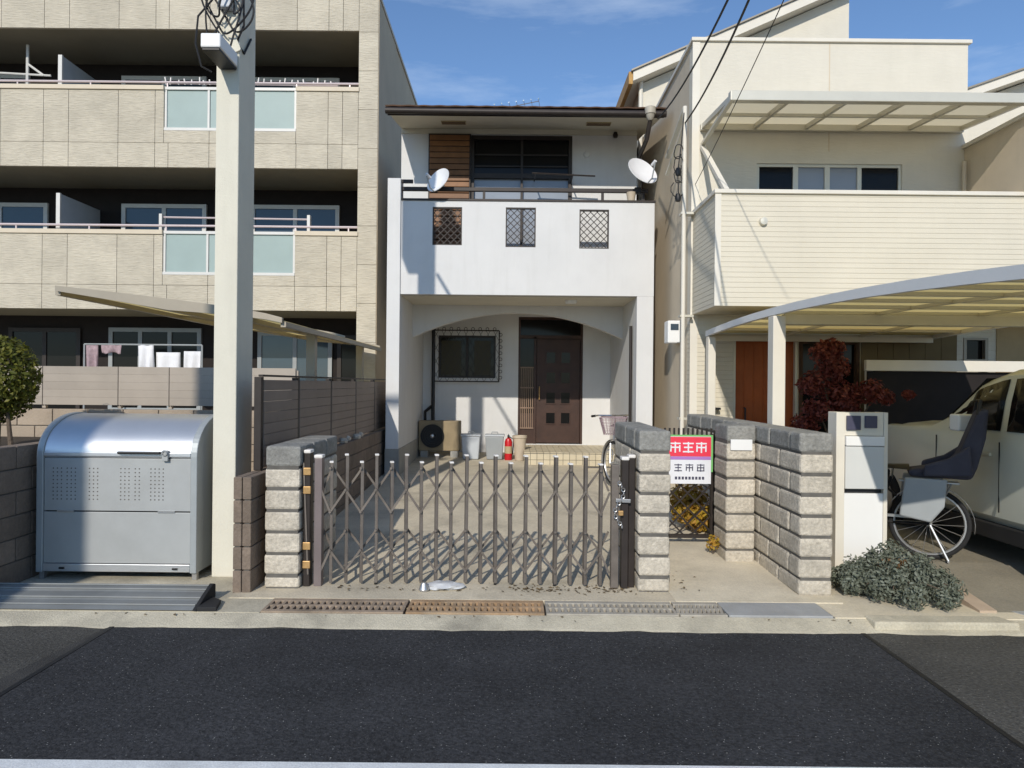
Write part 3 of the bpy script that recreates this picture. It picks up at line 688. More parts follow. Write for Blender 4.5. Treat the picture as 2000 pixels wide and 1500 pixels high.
for i in range(-3, nl+4):
    for sgn in (1, -1):
        W_ = gg1-gg0; H_ = gz1-gz0; xa = gg0 + i*W_/nl; dx_ = H_*.55*sgn; z0_, z1_ = gz0, gz1; x0_, x1_ = xa, xa+dx_
        # clip to the frame
        def cl(x0_, z0_, x1_, z1_):
            if x0_ > x1_: x0_, z0_, x1_, z1_ = x1_, z1_, x0_, z0_
            if x1_ <= gg0 or x0_ >= gg1: return None
            k = (z1_-z0_)/(x1_-x0_)
            if x0_ < gg0: z0_ += k*(gg0-x0_); x0_ = gg0
            if x1_ > gg1: z1_ -= k*(x1_-gg1); x1_ = gg1
            return x0_, z0_, x1_, z1_
        c_ = cl(x0_, z0_, x1_, z1_)
        if c_ and c_[2]-c_[0] > .03:
            bb = MB(); bb.bar((c_[0],yg,c_[1]),(c_[2],yg,c_[3]),.007,.006); obj('lattice_bar', bb, m_brown, gr)
# scalloped loops round the grille (right side and top)
b = MB()
for i in range(9): b.torus((gg0+.08+i*(gg1-gg0-.1)/8.5, yg-.004, gz1+.03), .028, .006, 12, 5)
for i in range(8): b.torus((gg1+.03, yg-.004, gz0+.08+i*(gz1-gz0-.1)/7.5), .028, .006, 12, 5)
obj('scroll_border', b, m_brown, gr)['kind'] = 'stuff'
# downpipe in the porch
b = MB(); x, z1_ = at(845, 640, 13.2); b.tube([(x,13.38,.75),(x,13.38,z1_+.1),(x+.1,13.4,z1_+.28)], .035, 10); dp = obj('porch_pipe', b, m_black, hs, sm=True)
# drainpipe by right column inside
b = MB(); b.tube([(1.90,HY+.3,.3),(1.90,HY+.3,2.6)], .025, 10); obj('corner_pipe', b, m_brown, hs, sm=True)
# tiled step in front of the door
stp = thing('porch_step', 'cream tiled step in front of the dark wooden door', 'step', (.95, 12.7, .25))
sx0, sx1, sy0, sy1, sz = .22, IR-.004, 11.95, BY-.004, .455
b = MB(); b.box(sx0+.012, sx1, sy0+.012, sy1, .1, sz-.012); obj('step_core', b, m_mortar, stp)
ts = (sx1-sx0)/15
def tile_me(w_, d_, h_): return shared(('tile', round(w_,3), round(d_,3), round(h_,3)), lambda: MB().box(-w_/2,w_/2,-d_/2,d_/2,-h_/2,h_/2), m_tile)
rowsT = 12; td = (sy1-sy0)/rowsT
for i in range(15):
    for j in range(rowsT): piece('tile', tile_me(ts-.008, td-.008, .014), stp, T((sx0+ts*(i+.5), sy0+td*(j+.5), sz-.007)))
    for k in range(2): piece('riser_tile', tile_me(ts-.008, .014, .1), stp, T((sx0+ts*(i+.5), sy0+.006, sz-.075-k*.107)))
# upper floor
ux0, ux1 = -1.95, 2.12; zs = 6.05
owx0, owx1 = -1.46, 1.0; owz1 = at(1000, 266, UY)[1]
b = MB(); b.holes(ux0, ux1, 3.2, zs, UY, UY+.16, [(-.74, owx1, 3.3, owz1)]); obj('upper_wall', b, m_plaster, hs)
b = MB(); b.box(ux0, ux0+.12, UY+.16, 19, 3.05, zs+.3); b.box(ux1-.12, ux1, UY+.16, 19, 3.05, zs+.3); obj('upper_side_walls', b, m_plaster, hs)
# shutter box
sb = obj('shutter_box', MB().box(-1.47, -.745, UY-.1, UY-.002, 3.3, owz1), m_brown, hs, bev=.006)
def shm(): return MB().box(-.34, .34, -.012, .012, -.044, .044)
for k in range(26):
    z = 3.36 + k*.1
    if z > owz1-.06: break
    piece('shutter_slat', shared('shutter_slat', shm, m_shutter), sb, T((-1.107, UY-.108, z)) @ Matrix.Rotation(-.12, 4, 'X'), src=.006)
# upper window: transom row, two sashes
wf = obj('window_frame', MB().holes(-.74, owx1, 3.3, owz1, UY-.03, UY+.1, [(-.69,.115,3.35,5.2),(.155,owx1-.06,3.35,5.2),(-.69,.115,5.28,owz1-.07),(.155,owx1-.06,5.28,owz1-.07)]), m_brown, hs)
for xa, xb_, za, zb_, m_ in ((-.69,.115,3.35,5.2,m_curtain),(.155,owx1-.06,3.35,5.2,m_curtain),(-.69,.115,5.28,owz1-.07,m_glass_dark),(.155,owx1-.06,5.28,owz1-.07,m_glass_dark)):
    obj('pane', MB().box(xa, xb_, UY+.05, UY+.06, za, zb_), m_, wf)
for k in range(2):
    z = 5.42+k*.2; obj('transom_bar', MB().box(-.69, owx1-.06, UY+.02, UY+.035, z-.012, z+.012), m_brown, wf)
b = MB(); x, z = at(1060, 323, UY-.4); b.tube([(.3,UY-.45,5.16),(1.35,UY-.45,5.12)], .014, 6); b.tube([(.35,UY,5.16),(.35,UY-.46,5.16)], .012, 6); b.tube([(.98,UY,5.14),(.98,UY-.46,5.14)], .012, 6); obj('laundry_pole', b, m_brown, hs)
x, z = at(1202, 264, UY-.05); obj('wall_lamp', MB().lathe([(0,-.05),(.035,-.04),(.045,0),(.03,.05),(0,.06)], (x, UY-.05, z), 12), m_brown, hs, sm=True)
x, z = at(1146, 302, UY); obj('wall_vent', MB().lathe([(0,.03),(.05,.025),(.06,0)], (x, UY, z), 16, Matrix.Rotation(R(90),3,'X')), m_plaster, hs, sm=True)
# railing
rl = obj('handrail', MB().bar((XL+.02, HY+.07, 4.70), (XR-.09, HY+.07, 4.70), .06, .06), m_brown, hs, bev=.006)
for px in (782, 945, 1178, 1258):
    x = at(px, 380, HY)[0]; obj('rail_post', MB().box(x-.02, x+.02, HY+.05, HY+.09, 4.535, 4.67), m_brown, rl)
obj('rail_bracket', MB().box(XL+.03, XL+.22, HY+.0, HY+.05, 4.78, 4.83), m_brown, rl)
# lattice in the three openings
for (x0_, x1_, z0_, z1_) in hol:
    fr = MB(); 
    for q in ((x0_,x0_+.02,z0_,z1_),(x1_-.02,x1_,z0_,z1_),(x0_+.02,x1_-.02,z0_,z0_+.02),(x0_+.02,x1_-.02,z1_-.02,z1_)): fr.box(q[0]+.001,q[1]-.001,HY+.01,HY+.06,q[2]+.001,q[3]-.001)
    fo = obj('lattice_frame', fr, m_brown, hs)
    W_, H_ = x1_-x0_, z1_-z0_; st = .105
    k = -H_
    while k < W_:
        for sg in (0, 1):
            # line x = x0+k+u, z = z0+u (45 deg), mirrored for sg
            ua, ub = max(0, -k), min(H_, W_-k)
            if ub-ua > .03:
                xa, xb_ = x0_+k+ua, x0_+k+ub; za, zb_ = z0_+ua, z0_+ub
                if sg: xa, xb_ = x1_-(xa-x0_), x1_-(xb_-x0_)
                obj('lattice_bar', MB().bar((xa,HY+.03+.012*sg,za),(xb_,HY+.03+.012*sg,zb_),.012,.008), m_brown, fo)
        k += st
# roof
rz0 = 5.84; RY0 = 10.65; rxl, rxr = -1.98, 2.33; slope = .18
tilt = .0
def rz(Y): return rz0 + slope*(Y-RY0)
rf = MB(); rf.prism([(RY0,rz0),(15.0,rz(15.0)),(15.0,rz(15.0)+.1),(RY0,rz0+.1)], rxl+.03, rxr-.03, 'x'); ro = obj('roof', rf, m_soffit, hs)
b = MB(); b.prism([(15.0,rz(15.0)),(19.6,rz(15)-.92),(19.6,rz(15)-.82),(15.0,rz(15.0)+.1)], rxl+.03, rxr-.03, 'x'); obj('rear_roof', b, m_roof, ro)
obj('fascia', MB().box(rxl, rxr, RY0-.025, RY0-.001, rz0-.02, rz0+.075), m_brown, ro, bev=.003)
obj('gutter_pipe', MB().tube([(rxl-.02, RY0-.075, rz0+.03),(rxr+.02, RY0-.075, rz0+.015)], .05, 10), m_brown, ro, sm=True)
tw = (rxr-rxl+.06)/18
def rtile():
    m_ = MB(); n = 8
    top = [(-tw/2+tw*i/n, .006*math.sin(math.pi*i/n)**2+.012) for i in range(n+1)]
    poly = top + [(p[0], p[1]-.02) for p in reversed(top)]
    m_.prism(poly, 0, .36, 'y'); return m_
for r_ in range(14):
    for i in range(18):
        y_ = RY0-.06+r_*.335
        piece('roof_tile', shared('roof_tile', rtile, m_roof, True), ro, T((rxl-.03+tw*(i+.5), y_, rz(y_)+.115+.006)) @ Matrix.Rotation(math.atan(slope)-.02, 4, 'X'))
for px in (886, 1169):
    x, z = at(px, 241, 11.15); y_ = 11.15; o = obj('soffit_vent', MB().box(x-.2, x+.2, y_-.06, y_+.06, rz(y_)-.03, rz(y_)+.01), m_yellowish, ro)
    for k in range(3): obj('vent_slat', MB().box(x-.19, x+.19, y_-.055+k*.04, y_-.035+k*.04, rz(y_)-.034, rz(y_)-.03), m_roof, o)
obj('soffit_trim', MB().box(ux0, ux1, UY-.03, UY-.001, zs-.09, zs-.0), m_soffit, hs)
# rainwater hopper and pipe at right eave
hx = at(1270, 225, 10.55)[0]
b = MB(); b.lathe([(.03,-.12),(.05,-.1),(.07,-.03),(.085,-.02),(.085,.08),(.07,.09),(0,.09)], (hx, RY0-.1, rz0+.02), 14); hp_ = obj('rain_hopper', b, m_galv, hs, sm=True)
b = MB(); b.tube([(hx,RY0-.1,rz0-.1),(hx-.03,RY0,rz0-.35),(at(1245,315,11.5)[0],11.5,at(1245,315,11.5)[1])], .035, 8); obj('drain_pipe', b, m_brown, hs, sm=True)
obj('outer_drainpipe', MB().tube([(XR+.035,HY+.25,.2),(XR+.035,HY+.25,3.4)], .03, 8), m_brown, hs, sm=True)
# antenna on the ridge
an = thing('tv_antenna', 'thin metal aerial rising behind the brown roof', 'antenna', (.1, 14.2, 6.5))
b = MB(); b.tube([(.05,14.2,6.5),(.05,14.2,7.45)], .012, 6); obj('mast', b, m_silver, an)
b = MB(); b.tube([(-.45,14.25,7.36),(.5,14.1,7.50)], .008, 6); obj('boom', b, m_silver, an)
for i in range(7):
    x = -.42+.15*i; b = MB(); b.tube([(x,13.95,7.365+.021*i),(x+.06,14.45,7.365+.021*i)], .005, 5); obj('element', b, m_silver, an)

# satellite dishes on the railing
def dish(px, py, Y, yaw, tilt_, r, label, base):
    x, z = at(px, py, Y)
    t = thing('satellite_dish', label, 'satellite dish', base)
    M3 = (Matrix.Rotation(yaw, 3, 'Z') @ Matrix.Rotation(R(90)+tilt_, 3, 'X'))
    prof = [(0,-.07),(r*.35,-.062),(r*.7,-.035),(r*.93,-.004),(r,.004),(r*.99,.012),(r*.92,.004),(r*.7,-.024),(r*.35,-.05),(0,-.057)]
    b = MB(); b.lathe(prof, (x, Y, z), 32, M3); d = obj('reflector', b, m_dish, t, sm=True)
    c = Vector((x, Y, z)); ax = M3 @ Vector((0,0,1)); dn = M3 @ Vector((0,-1,0))
    if dn.z > 0: dn = -dn
    tip = c + ax*r*1.15 + dn*r*.35
    b = MB(); b.tube([c + dn*r*.98, c + dn*r*1.0 + ax*r*.45, tip], .011, 6); arm = obj('feed_arm', b, m_grey, t, sm=True)
    b = MB(); b.tube([tip, tip-ax*.09], .024, 10); obj('feed_horn', b, m_dish, arm)
    b = MB(); bk = c - ax*.09; b.tube([bk, bk-ax*.05, Vector(base)+Vector((0,0,.06)), base], .016, 8); obj('mast', b, m_grey, t, sm=True)
    b = MB(); B = Vector(base); b.box(B.x-.05, B.x+.05, B.y-.05, B.y+.05, B.z-.06, B.z+.03); obj('clamp', b, m_black, t, bev=.006)
dish(856, 352, 10.55, R(-38), R(-24), .215, 'white satellite dish clamped at the shutter end of the balcony rail', (at(848,376,HY+.07)[0], HY+.07, 4.72))
dish(1255, 334, 10.55, R(28), R(-30), .26, 'white satellite dish at the rainwater hopper end of the balcony rail', (at(1245,376,HY+.07)[0], HY+.07, 4.72))
b = MB(); x, z = at(1238, 385, HY+.05); b.lathe([(0,0),(.07,0),(.085,.12),(.09,.14),(.07,.14)], (x, HY+.2, 4.5), 14)
x = at(1234, 390, HY)[0]; tag(obj('flower_pot', MB().lathe([(0,0),(.055,0),(.075,.12),(.08,.14),(.065,.14),(.06,.1),(0,.1)], (x, HY+.07, 4.536), 14), m_tan, None, sm=True), 'small brown pot standing on the balcony parapet under the right dish', 'pot')

# ---------------- porch contents
def pz(Y): return drive_z(Y)
ax_ = at(858, 862, 12.75)[0]
ac = thing('ac_unit', 'ivory air conditioner outdoor unit on blocks under the porch window', 'air conditioner', (ax_, 12.9, pz(12.9)))
za = pz(12.9)+.11; aw, ah = .39, .56
b = MB(); b.box(ax_-aw, ax_+aw, 12.75, 13.03, za, za+ah); obj('casing', b, mat('shaded_ivory', (.27,.21,.125), .6, var=.15, vs=5), ac, bev=.015)  # porch shade is put into the casing colour, a darker ivory
b = MB(); b.lathe([(.0,.0),(.215,.0),(.215,.02),(.0,.02)], (ax_-.13, 12.748, za+ah/2), 28, Matrix.Rotation(R(90),3,'X')); fg = obj('fan_opening', b, m_black, ac)
for r_ in (.06,.10,.14,.18,.215): b = MB(); b.torus((ax_-.13, 12.722, za+ah/2), r_, .005, 28, 5); obj('guard_ring', b, m_black, fg)
b = MB(); b.lathe([(0,.0),(.045,.0),(.03,.03),(0,.035)], (ax_-.13, 12.725, za+ah/2), 14, Matrix.Rotation(R(90),3,'X')); obj('fan_hub', b, m_silver, fg, sm=True)
for x in (ax_-.28, ax_+.28): obj('foot_block', MB().box(x-.07,x+.07,12.72,13.05,pz(12.9)-.01,za), m_plaster2, ac, bev=.008)
b = MB(); b.tube([(ax_-.30,13.0,za+ah),(ax_-.34,13.3,za+ah+.15),(at(845,700,13.38)[0]-.02,13.42,za+ah+.25)], .03, 8); obj('pipe', b, m_black, ac, sm=True)
def tbin(px, w_, m1, label):
    x = at(px, 880, 12.6)[0]; z0 = pz(12.6)
    t = thing('dustbin', label, 'bin', (x, 12.6, z0)); h = .42
    def ring(hw, hd, z): return [(x-hw,12.6-hd,z),(x+hw,12.6-hd,z),(x+hw,12.6+hd,z),(x-hw,12.6+hd,z)]
    b = MB(); v = ring(w_*.84, .14, z0) + ring(w_, .165, z0+h); b.add(v, [(0,1,5,4),(1,2,6,5),(2,3,7,6),(3,0,4,7),(3,2,1,0),(4,5,6,7)]); obj('body', b, m1, t, bev=.02)
    b = MB(); b.box(x-w_-.012, x+w_+.012, 12.42, 12.78, z0+h, z0+h+.035); ld = obj('lid', b, m_ltgrey, t, bev=.012)
    b = MB(); b.tube([(x-.06,12.6,z0+h+.03),(x-.05,12.6,z0+h+.075),(x+.05,12.6,z0+h+.075),(x+.06,12.6,z0+h+.03)], .01, 6); obj('handle', b, m_grey, ld)
tbin(920, .17, m_ltgrey, 'pale grey dustbin beside the air conditioner unit')
tbin(966, .17, m_grey, 'darker grey dustbin beside the red fire extinguisher')
x = at(993, 870, 12.5)[0]; z0 = pz(12.5)
fe = thing('fire_extinguisher', 'red fire extinguisher standing between grey dustbin and tan pot', 'fire extinguisher', (x, 12.5, z0))
b = MB(); b.lathe([(0,0),(.068,.0),(.07,.02),(.07,.33),(.05,.385),(.022,.40),(.022,.42),(0,.42)], (x,12.5,z0), 18); obj('cylinder', b, m_red, fe, sm=True)
b = MB(); b.lathe([(.0712,.12),(.0712,.25)], (x,12.5,z0), 18); obj('instruction_label', b, m_yellowish, fe, sm=True)
b = MB(); b.box(x-.02,x+.02,12.44,12.55,z0+.42,z0+.45); b.bar((x,12.43,z0+.47),(x,12.56,z0+.455),.018,.012,(1,0,0)); obj('valve_handle', b, m_black, fe)
b = MB(); b.tube([(x+.02,12.5,z0+.42),(x+.09,12.47,z0+.38),(x+.085,12.47,z0+.2),(x+.08,12.48,z0+.1)], .011, 6); obj('hose', b, m_black, fe, sm=True)
x = at(1015, 870, 12.45)[0]
tp = MB(); tp.lathe([(0,0),(.085,0),(.12,.40),(.135,.41),(.135,.45),(.115,.45),(.105,.38),(0,.38)], (x,12.45,z0), 20); tag(obj('plant_pot', tp, m_tan, None, sm=True), 'tall tan tapered pot between the red extinguisher and the tiled step', 'pot')

# ================================================================== BICYCLES
def bicycle(label, loc, rz, steer, m_fr, child, basket, rearw=True):
    t = thing('bicycle', label, 'bicycle', loc, rz)         # local: rear wheel at x=0, front wheel at x=1.08, heading +x
    rw = .32; W = 1.08
    def wheel(cx, cy, M3):
        tz = MB(); tz.torus((cx, cy, rw), rw-.02, .021, 36, 8, M3); wo = obj('wheel', tz, m_rubber, t, True, sm=True)
        b = MB(); b.torus((cx, cy, rw), rw-.045, .012, 36, 6, M3); obj('rim', b, m_silver, wo, True, sm=True)
        b = MB(); ax = M3 @ Vector((0,1,0)); b.tube([Vector((cx,cy,rw))-ax*.05, Vector((cx,cy,rw))+ax*.05], .022, 10)
        for k in range(18):
            a = 2*math.pi*k/18; p = M3 @ Vector((math.cos(a)*(rw-.05), 0, math.sin(a)*(rw-.05))); q = M3 @ Vector((math.cos(a+.3)*.02, .03*(1 if k%2 else -1), math.sin(a+.3)*.02))
            b.tube([Vector((cx,cy,rw))+q, Vector((cx,cy,rw))+p], .0022, 4)
        obj('spokes', b, m_silver, wo, True)
        b = MB()
        for i in range(15):
            a = R(20)+R(170)*i/14; p = M3 @ Vector((math.cos(a)*(rw+.025), 0, math.sin(a)*(rw+.025))); sd_ = M3 @ Vector((0,.028,0)); pp = Vector((cx,cy,rw))+p
            b.v += [tuple(pp-sd_), tuple(pp+sd_)]
            if i: n_ = len(b.v); b.f.append((n_-4, n_-3, n_-1, n_-2))
        o = obj('mudguard', b, m_silver, wo, True, sm=True); o.modifiers.new('thick', 'SOLIDIFY').thickness = .004
    I3 = Matrix.Identity(3); S3 = Matrix.Rotation(steer, 3, 'Z')
    wheel(0, 0, I3); wheel(W, 0, S3)
    b = MB(); bb = (.44,0,.30); seat = (.30,0,.72); head = (.90,0,.78); head2 = (.93,0,.62)
    b.tube([bb, seat], .017, 8); b.tube([bb, (.62,0,.36), head2], .02, 8); b.tube([(.34,0,.55), (.62,0,.52), head2], .016, 8); b.tube([head, head2], .021, 8)
    for y in (-.06,.06): b.tube([bb,(0,y,rw)], .011, 6); b.tube([(.34,0,.62),(0,y,rw)], .01, 6)
    obj('frame', b, m_fr, t, True, sm=True)
    b = MB(); 
    for y in (-.055,.055):
        o_ = S3 @ Vector((0,y,0)); b.tube([(W+o_.x, o_.y, rw), (W-.06+o_.x*.9, o_.y, rw+.28), (.93,0,.62)], .012, 6)
    obj('fork', b, m_silver, t, True, sm=True)
    b = MB(); st = [S3 @ Vector(p) for p in ((-.22,-.27,0),(-.05,-.24,.02),(.02,-.08,.02),(.02,.08,.02),(-.05,.24,.02),(-.22,.27,0))]
    b.tube([(.89,0,.78),(.875,0,.99)], .013, 8); b.tube([(p.x+.87,p.y,p.z+.98) for p in st], .012, 8); hb = obj('handlebar', b, m_chrome, t, True, sm=True)
    b = MB()
    for a_, c_ in ((0,1),(5,4)):
        p, q = st[a_], st[c_]; b.tube([(p.x+.87,p.y,p.z+.98),((p.x*.5+q.x*.5)+.87,(p.y+q.y)/2,(p.z+q.z)/2+.98)], .018, 8)
    obj('grips', b, m_black, hb, True, sm=True)
    b = MB()
    for i in range(9):
        u = i/8; wd = .10*(1-u)**.8+.028; b.v += [(.16+.27*u, -wd, .80), (.16+.27*u, -wd*.6, .835-.01*u), (.16+.27*u, wd*.6, .835-.01*u), (.16+.27*u, wd, .80)]
        if i:
            n_ = len(b.v)-8
            for k in range(3): b.f.append((n_+k, n_+k+1, n_+5+k, n_+4+k))
            b.f.append((n_+3, n_, n_+4, n_+7))
    b.f.append((0,1,2,3)); b.f.append((35,34,33,32)); obj('saddle', b, m_black, t, True, sm=True)
    b = MB(); b.tube([(.30,0,.70),(.29,0,.80)], .013, 8); obj('seat_post', b, m_chrome, t, True)
    b = MB(); b.lathe([(0,-.01),(.085,-.01),(.085,.01),(0,.01)], (.44,.055,.30), 20, Matrix.Rotation(R(90),3,'X')); b.box(.03,.46,.05,.06,.36,.385); b.box(.43,.45,.06,.075,.15,.30); b.box(.40,.48,.07,.15,.14,.16); b.box(.43,.45,-.075,-.06,.30,.45); b.box(.40,.48,-.15,-.07,.44,.46); obj('chain_guard', b, m_silver, t, True)
    b = MB(); b.tube([(0,-.06,rw),(-.14,-.1,.02)], .01, 6); b.tube([(0,.06,rw),(-.14,.1,.02)], .01, 6); b.tube([(-.14,-.1,.012),(-.14,.1,.012)], .01, 6); obj('stand', b, m_silver, t, True)
    b = MB(); b.box(-.22,.24,-.07,.07,.69,.70); b.tube([(-.16,-.07,.69),(0,-.07,rw)],.008,6); b.tube([(-.16,.07,.69),(0,.07,rw)],.008,6); obj('rear_rack', b, m_silver, t, True)
    if basket:
        b = MB(); cx = W+.02
        z0_, z1_, a0, a1, c0, c1 = .74, .98, .12, .17, .13, .19
        def rg_(z): u = (z-z0_)/(z1_-z0_); return (a0+(a1-a0)*u, c0+(c1-c0)*u)
        for k in range(7):
            z = z0_+(z1_-z0_)*k/6; hx_, hy_ = rg_(z); P_ = [(cx-hx_,-hy_,z),(cx+hx_,-hy_,z),(cx+hx_,hy_,z),(cx-hx_,hy_,z)]
            for i in range(4): b.tube([P_[i],P_[(i+1)%4]], .0035 if k<6 else .007, 4)
        for i in range(9):
            u = -1+2*i/8
            for sx_ in (-1,1):
                b.tube([(cx+sx_*a0, c0*u, z0_),(cx+sx_*a1, c1*u, z1_)], .003, 4); b.tube([(cx+a0*u, sx_*c0, z0_),(cx+a1*u, sx_*c1, z1_)], .003, 4)
            b.tube([(cx-a0, c0*u, z0_),(cx+a0, c0*u, z0_)], .003, 4)
        obj('basket', b, m_silver if child else m_cloth_p, t, True)
    if child:
        b = MB(); b.prism([(-.30,.74),(.16,.74),(.18,.80),(-.12,.86),(-.20,.95),(-.34,1.34),(-.42,1.36),(-.40,1.1),(-.34,.84)], -.15, .15, 'y'); cs = obj('child_seat', b, m_cloth_d, t, True, bev=.03)
        for y in (-.2,.2):
            b = MB(); b.prism([(-.3,.78),(.06,.76),(.05,.86),(-.12,.92),(-.28,1.04)], y-.03, y+.03, 'y'); obj('armrest', b, m_cloth_d, cs, True, bev=.02)
            b = MB(); b.prism([(-.12,.74),(.2,.74),(.24,.40),(.0,.36),(-.1,.5)], y-.02, y+.02, 'y'); obj('foot_guard', b, m_grey, cs, True, bev=.015)
        b = MB(); b.tube([(-.34,-.13,1.3),(-.36,-.1,1.42),(-.36,.1,1.42),(-.34,.13,1.3)], .016, 8); obj('seat_hoop', b, m_black, cs, True, sm=True)
    return t
cx_, cy_ = gnd(1826, 1084)
bicycle('dark bicycle with a black rear child seat parked beside the cream car', (3.74, 6.1, .122), R(152), .15, m_black, True, True)
bicycle('silver bicycle with front basket parked at the porch behind the taller pillar', (1.72, 10.92, .2), R(-103), .55, m_silver, False, True)

# ================================================================== SIGN GATE
SGY = 6.95
sg = thing('mesh_gate', 'small dark bronze mesh gate on the path between the two block pillars', 'gate', (1.8, SGY, .1))
sgx0, sgx1 = at(1292, 950, SGY)[0], at(1394, 950, SGY)[0]; sgz1 = at(1340, 836, SGY)[1]; sgz0 = at(1340, 1050, SGY)[1]
fr = MB(); e = .035
for q in ((sgx0,sgx0+e,sgz0,sgz1-.06),(sgx1-e,sgx1,sgz0,sgz1-.06),(sgx0+e,sgx1-e,sgz0,sgz0+e),(sgx0+e,sgx1-e,sgz1-.12,sgz1-.09)): fr.box(q[0],q[1],SGY-.02,SGY+.02,q[2],q[3])
obj('frame', fr, m_brown, sg)
for i in range(11):
    x = sgx0+.03+i*(sgx1-sgx0-.06)/10; obj('picket', MB().box(x-.009,x+.009,SGY-.008,SGY+.008,sgz1-.14,sgz1), m_brown, sg)
W_, H_ = sgx1-sgx0-.07, sgz1-sgz0-.15; st = .155; k = -H_
while k < W_:
    for sgn in (0,1):
        ua, ub = max(0,-k), min(H_, W_-k)
        if ub-ua > .04:
            xa, xb_ = sgx0+.035+k+ua, sgx0+.035+k+ub
            if sgn: xa, xb_ = sgx1-.035-(xa-sgx0-.035), sgx1-.035-(xb_-sgx0-.035)
            obj('mesh_bar', MB().bar((xa,SGY-.006+.012*sgn,sgz0+.035+ua),(xb_,SGY-.006+.012*sgn,sgz0+.035+ub),.016,.008), m_brown, sg)
    k += st
obj('gate_post', MB().box(sgx1, sgx1+.05, SGY-.03, SGY+.03, .03, sgz1-.02), m_brown, sg)
obj('gate_post', MB().box(sgx0-.05, sgx0, SGY-.03, SGY+.03, .03, sgz1-.02), m_brown, sg)
# the sign on it
sY = SGY-.045
x0_, z1_ = at(1301, 852, sY); x1_, z0_ = at(1388, 945, sY)
sn = thing('sign', 'red and white notice board hung on the small mesh gate', 'sign', ((x0_+x1_)/2, sY, z0_))
obj('panel', MB().box(x0_, x1_, sY-.006, sY+.006, z0_, z1_), m_signwhite, sn)
obj('edge_strip', MB().box(x1_+.001, x1_+.018, sY-.007, sY+.007, z0_+.12, z1_+.015), m_signgreen, sn); obj('edge_strip', MB().box(x0_, x1_, sY-.007, sY+.007, z1_+.001, z1_+.016), m_signgreen, sn)
H_ = z1_-z0_; W_ = x1_-x0_
obj('red_band', MB().box(x0_+.002, x1_-.002, sY-.009, sY-.0065, z0_+H_*.58, z1_-.004), m_signred, sn)
obj('violet_band', MB().box(x0_+.002, x1_-.002, sY-.009, sY-.0065, z0_+H_*.51, z0_+H_*.575), m_signpurple, sn)
def glyph(b, cx, cz, sz, y, k):
    h = sz/2; t_ = sz*.13
    b.box(cx-h, cx+h, y-.002, y, cz+h*.72-t_/2, cz+h*.72+t_/2); b.box(cx-h*.8, cx+h*.8, y-.002, y, cz-t_/2, cz+t_/2); b.box(cx-t_/2, cx+t_/2, y-.0035, y-.002, cz-h, cz+h)
    if k % 2: b.box(cx-h, cx+h, y-.002, y, cz-h*.8-t_/2, cz-h*.8+t_/2)
    if k % 3 != 1: b.box(cx-h*.95, cx-h*.95+t_, y-.0035, y-.002, cz-h*.8, cz+h*.4); b.box(cx+h*.95-t_, cx+h*.95, y-.0035, y-.002, cz-h*.8, cz+h*.4)
for k in range(3):
    b = MB(); glyph(b, x0_+W_*(.2+.29*k), z0_+H_*.77, W_*.24, sY-.0095, k); obj('character', b, m_signwhite, sn)
    b = MB(); glyph(b, x0_+W_*(.27+.25*k), z0_+H_*.34, W_*.17, sY-.0065, k+1); obj('character', b, m_ink, sn)
b = MB()
for i in range(9): b.box(x0_+W_*(.2+.075*i), x0_+W_*(.25+.075*i), sY-.0085, sY-.0065, z0_+H_*.09, z0_+H_*.15)
obj('small_print', b, m_ink, sn)
# yellow plants behind the gate
for i, (px, py, Y, r_, lab) in enumerate(((1345, 985, 7.6, .27, 'large yellow leaved plant behind the mesh gate'), (1393, 1072, 6.55, .09, 'small yellow weed at the foot of the nameplate pier'), (1365,1035,7.4,.17,'low yellow green plant close behind the mesh gate'))):
    x, z = at(px, py, Y); z0 = .08
    p = thing('potted_plant' if i != 1 else 'weed', lab, 'plant', (x, Y, z0))
    b = MB(); foliage(b, (x, Y, max(z, z0+r_*.8)), (r_, r_*.8, r_), int((3600 if i != 1 else 900)*r_), .08 if i != 1 else .05, 20+i, .1, zmin=z0); leafobj('leaves', b, m_leaf_yel, p)
    b = MB(); 
    for k in range(3): b.tube([(x,Y,z0-.03),(x+random.uniform(-.6,.6)*r_, Y+random.uniform(-.4,.4)*r_, max(z, z0+.06))], .006, 5)
    obj('stem', b, m_bark, p)

# ================================================================== LETTERBOX POST AND JUNIPER
MY = 5.93
mx0, mz1 = at(1634, 805, MY); mx1, _ = at(1735, 805, MY)
mp_ = thing('letterbox_post', 'white gate post with letterbox and intercom behind the grey green bush', 'letterbox post', ((mx0+mx1)/2, MY, 0))
obj('left_upright', MB().box(mx0, mx0+.075, MY, MY+.16, -.006, mz1), m_trim, mp_, bev=.004)
obj('right_upright', MB().box(mx1-.035, mx1, MY, MY+.16, -.006, mz1), m_trim, mp_, bev=.004)
ia, ib = mx0+.077, mx1-.037
zz = lambda y: at(1685, y, MY)[1]
obj('top_panel', MB().box(ia, ib, MY+.01, MY+.15, zz(851), mz1-.002), m_trim, mp_)
bx_ = obj('letterbox', MB().box(ia, ib, MY-.01, MY+.155, zz(955), zz(872)), m_letter, mp_, bev=.006)
obj('letterbox_flap', MB().box(ia, ib, MY-.022, MY+.15, zz(871), zz(852)), m_white, bx_, bev=.008)
obj('slot', MB().box(ia+.005, ib-.005, MY+.03, MY+.1, zz(963), zz(956)), m_black, mp_)
obj('lower_panel', MB().box(ia, ib, MY+.008, MY+.15, -.006, zz(964)), m_white, mp_)
obj('intercom', MB().box(ia+.01, ia+.13, MY-.015, MY+.009, zz(840), zz(812)), m_ink, mp_, bev=.005)
obj('number_plate', MB().box(ia+.17, ib-.06, MY-.008, MY+.009, zz(836), zz(812)), m_ink, mp_, bev=.003)
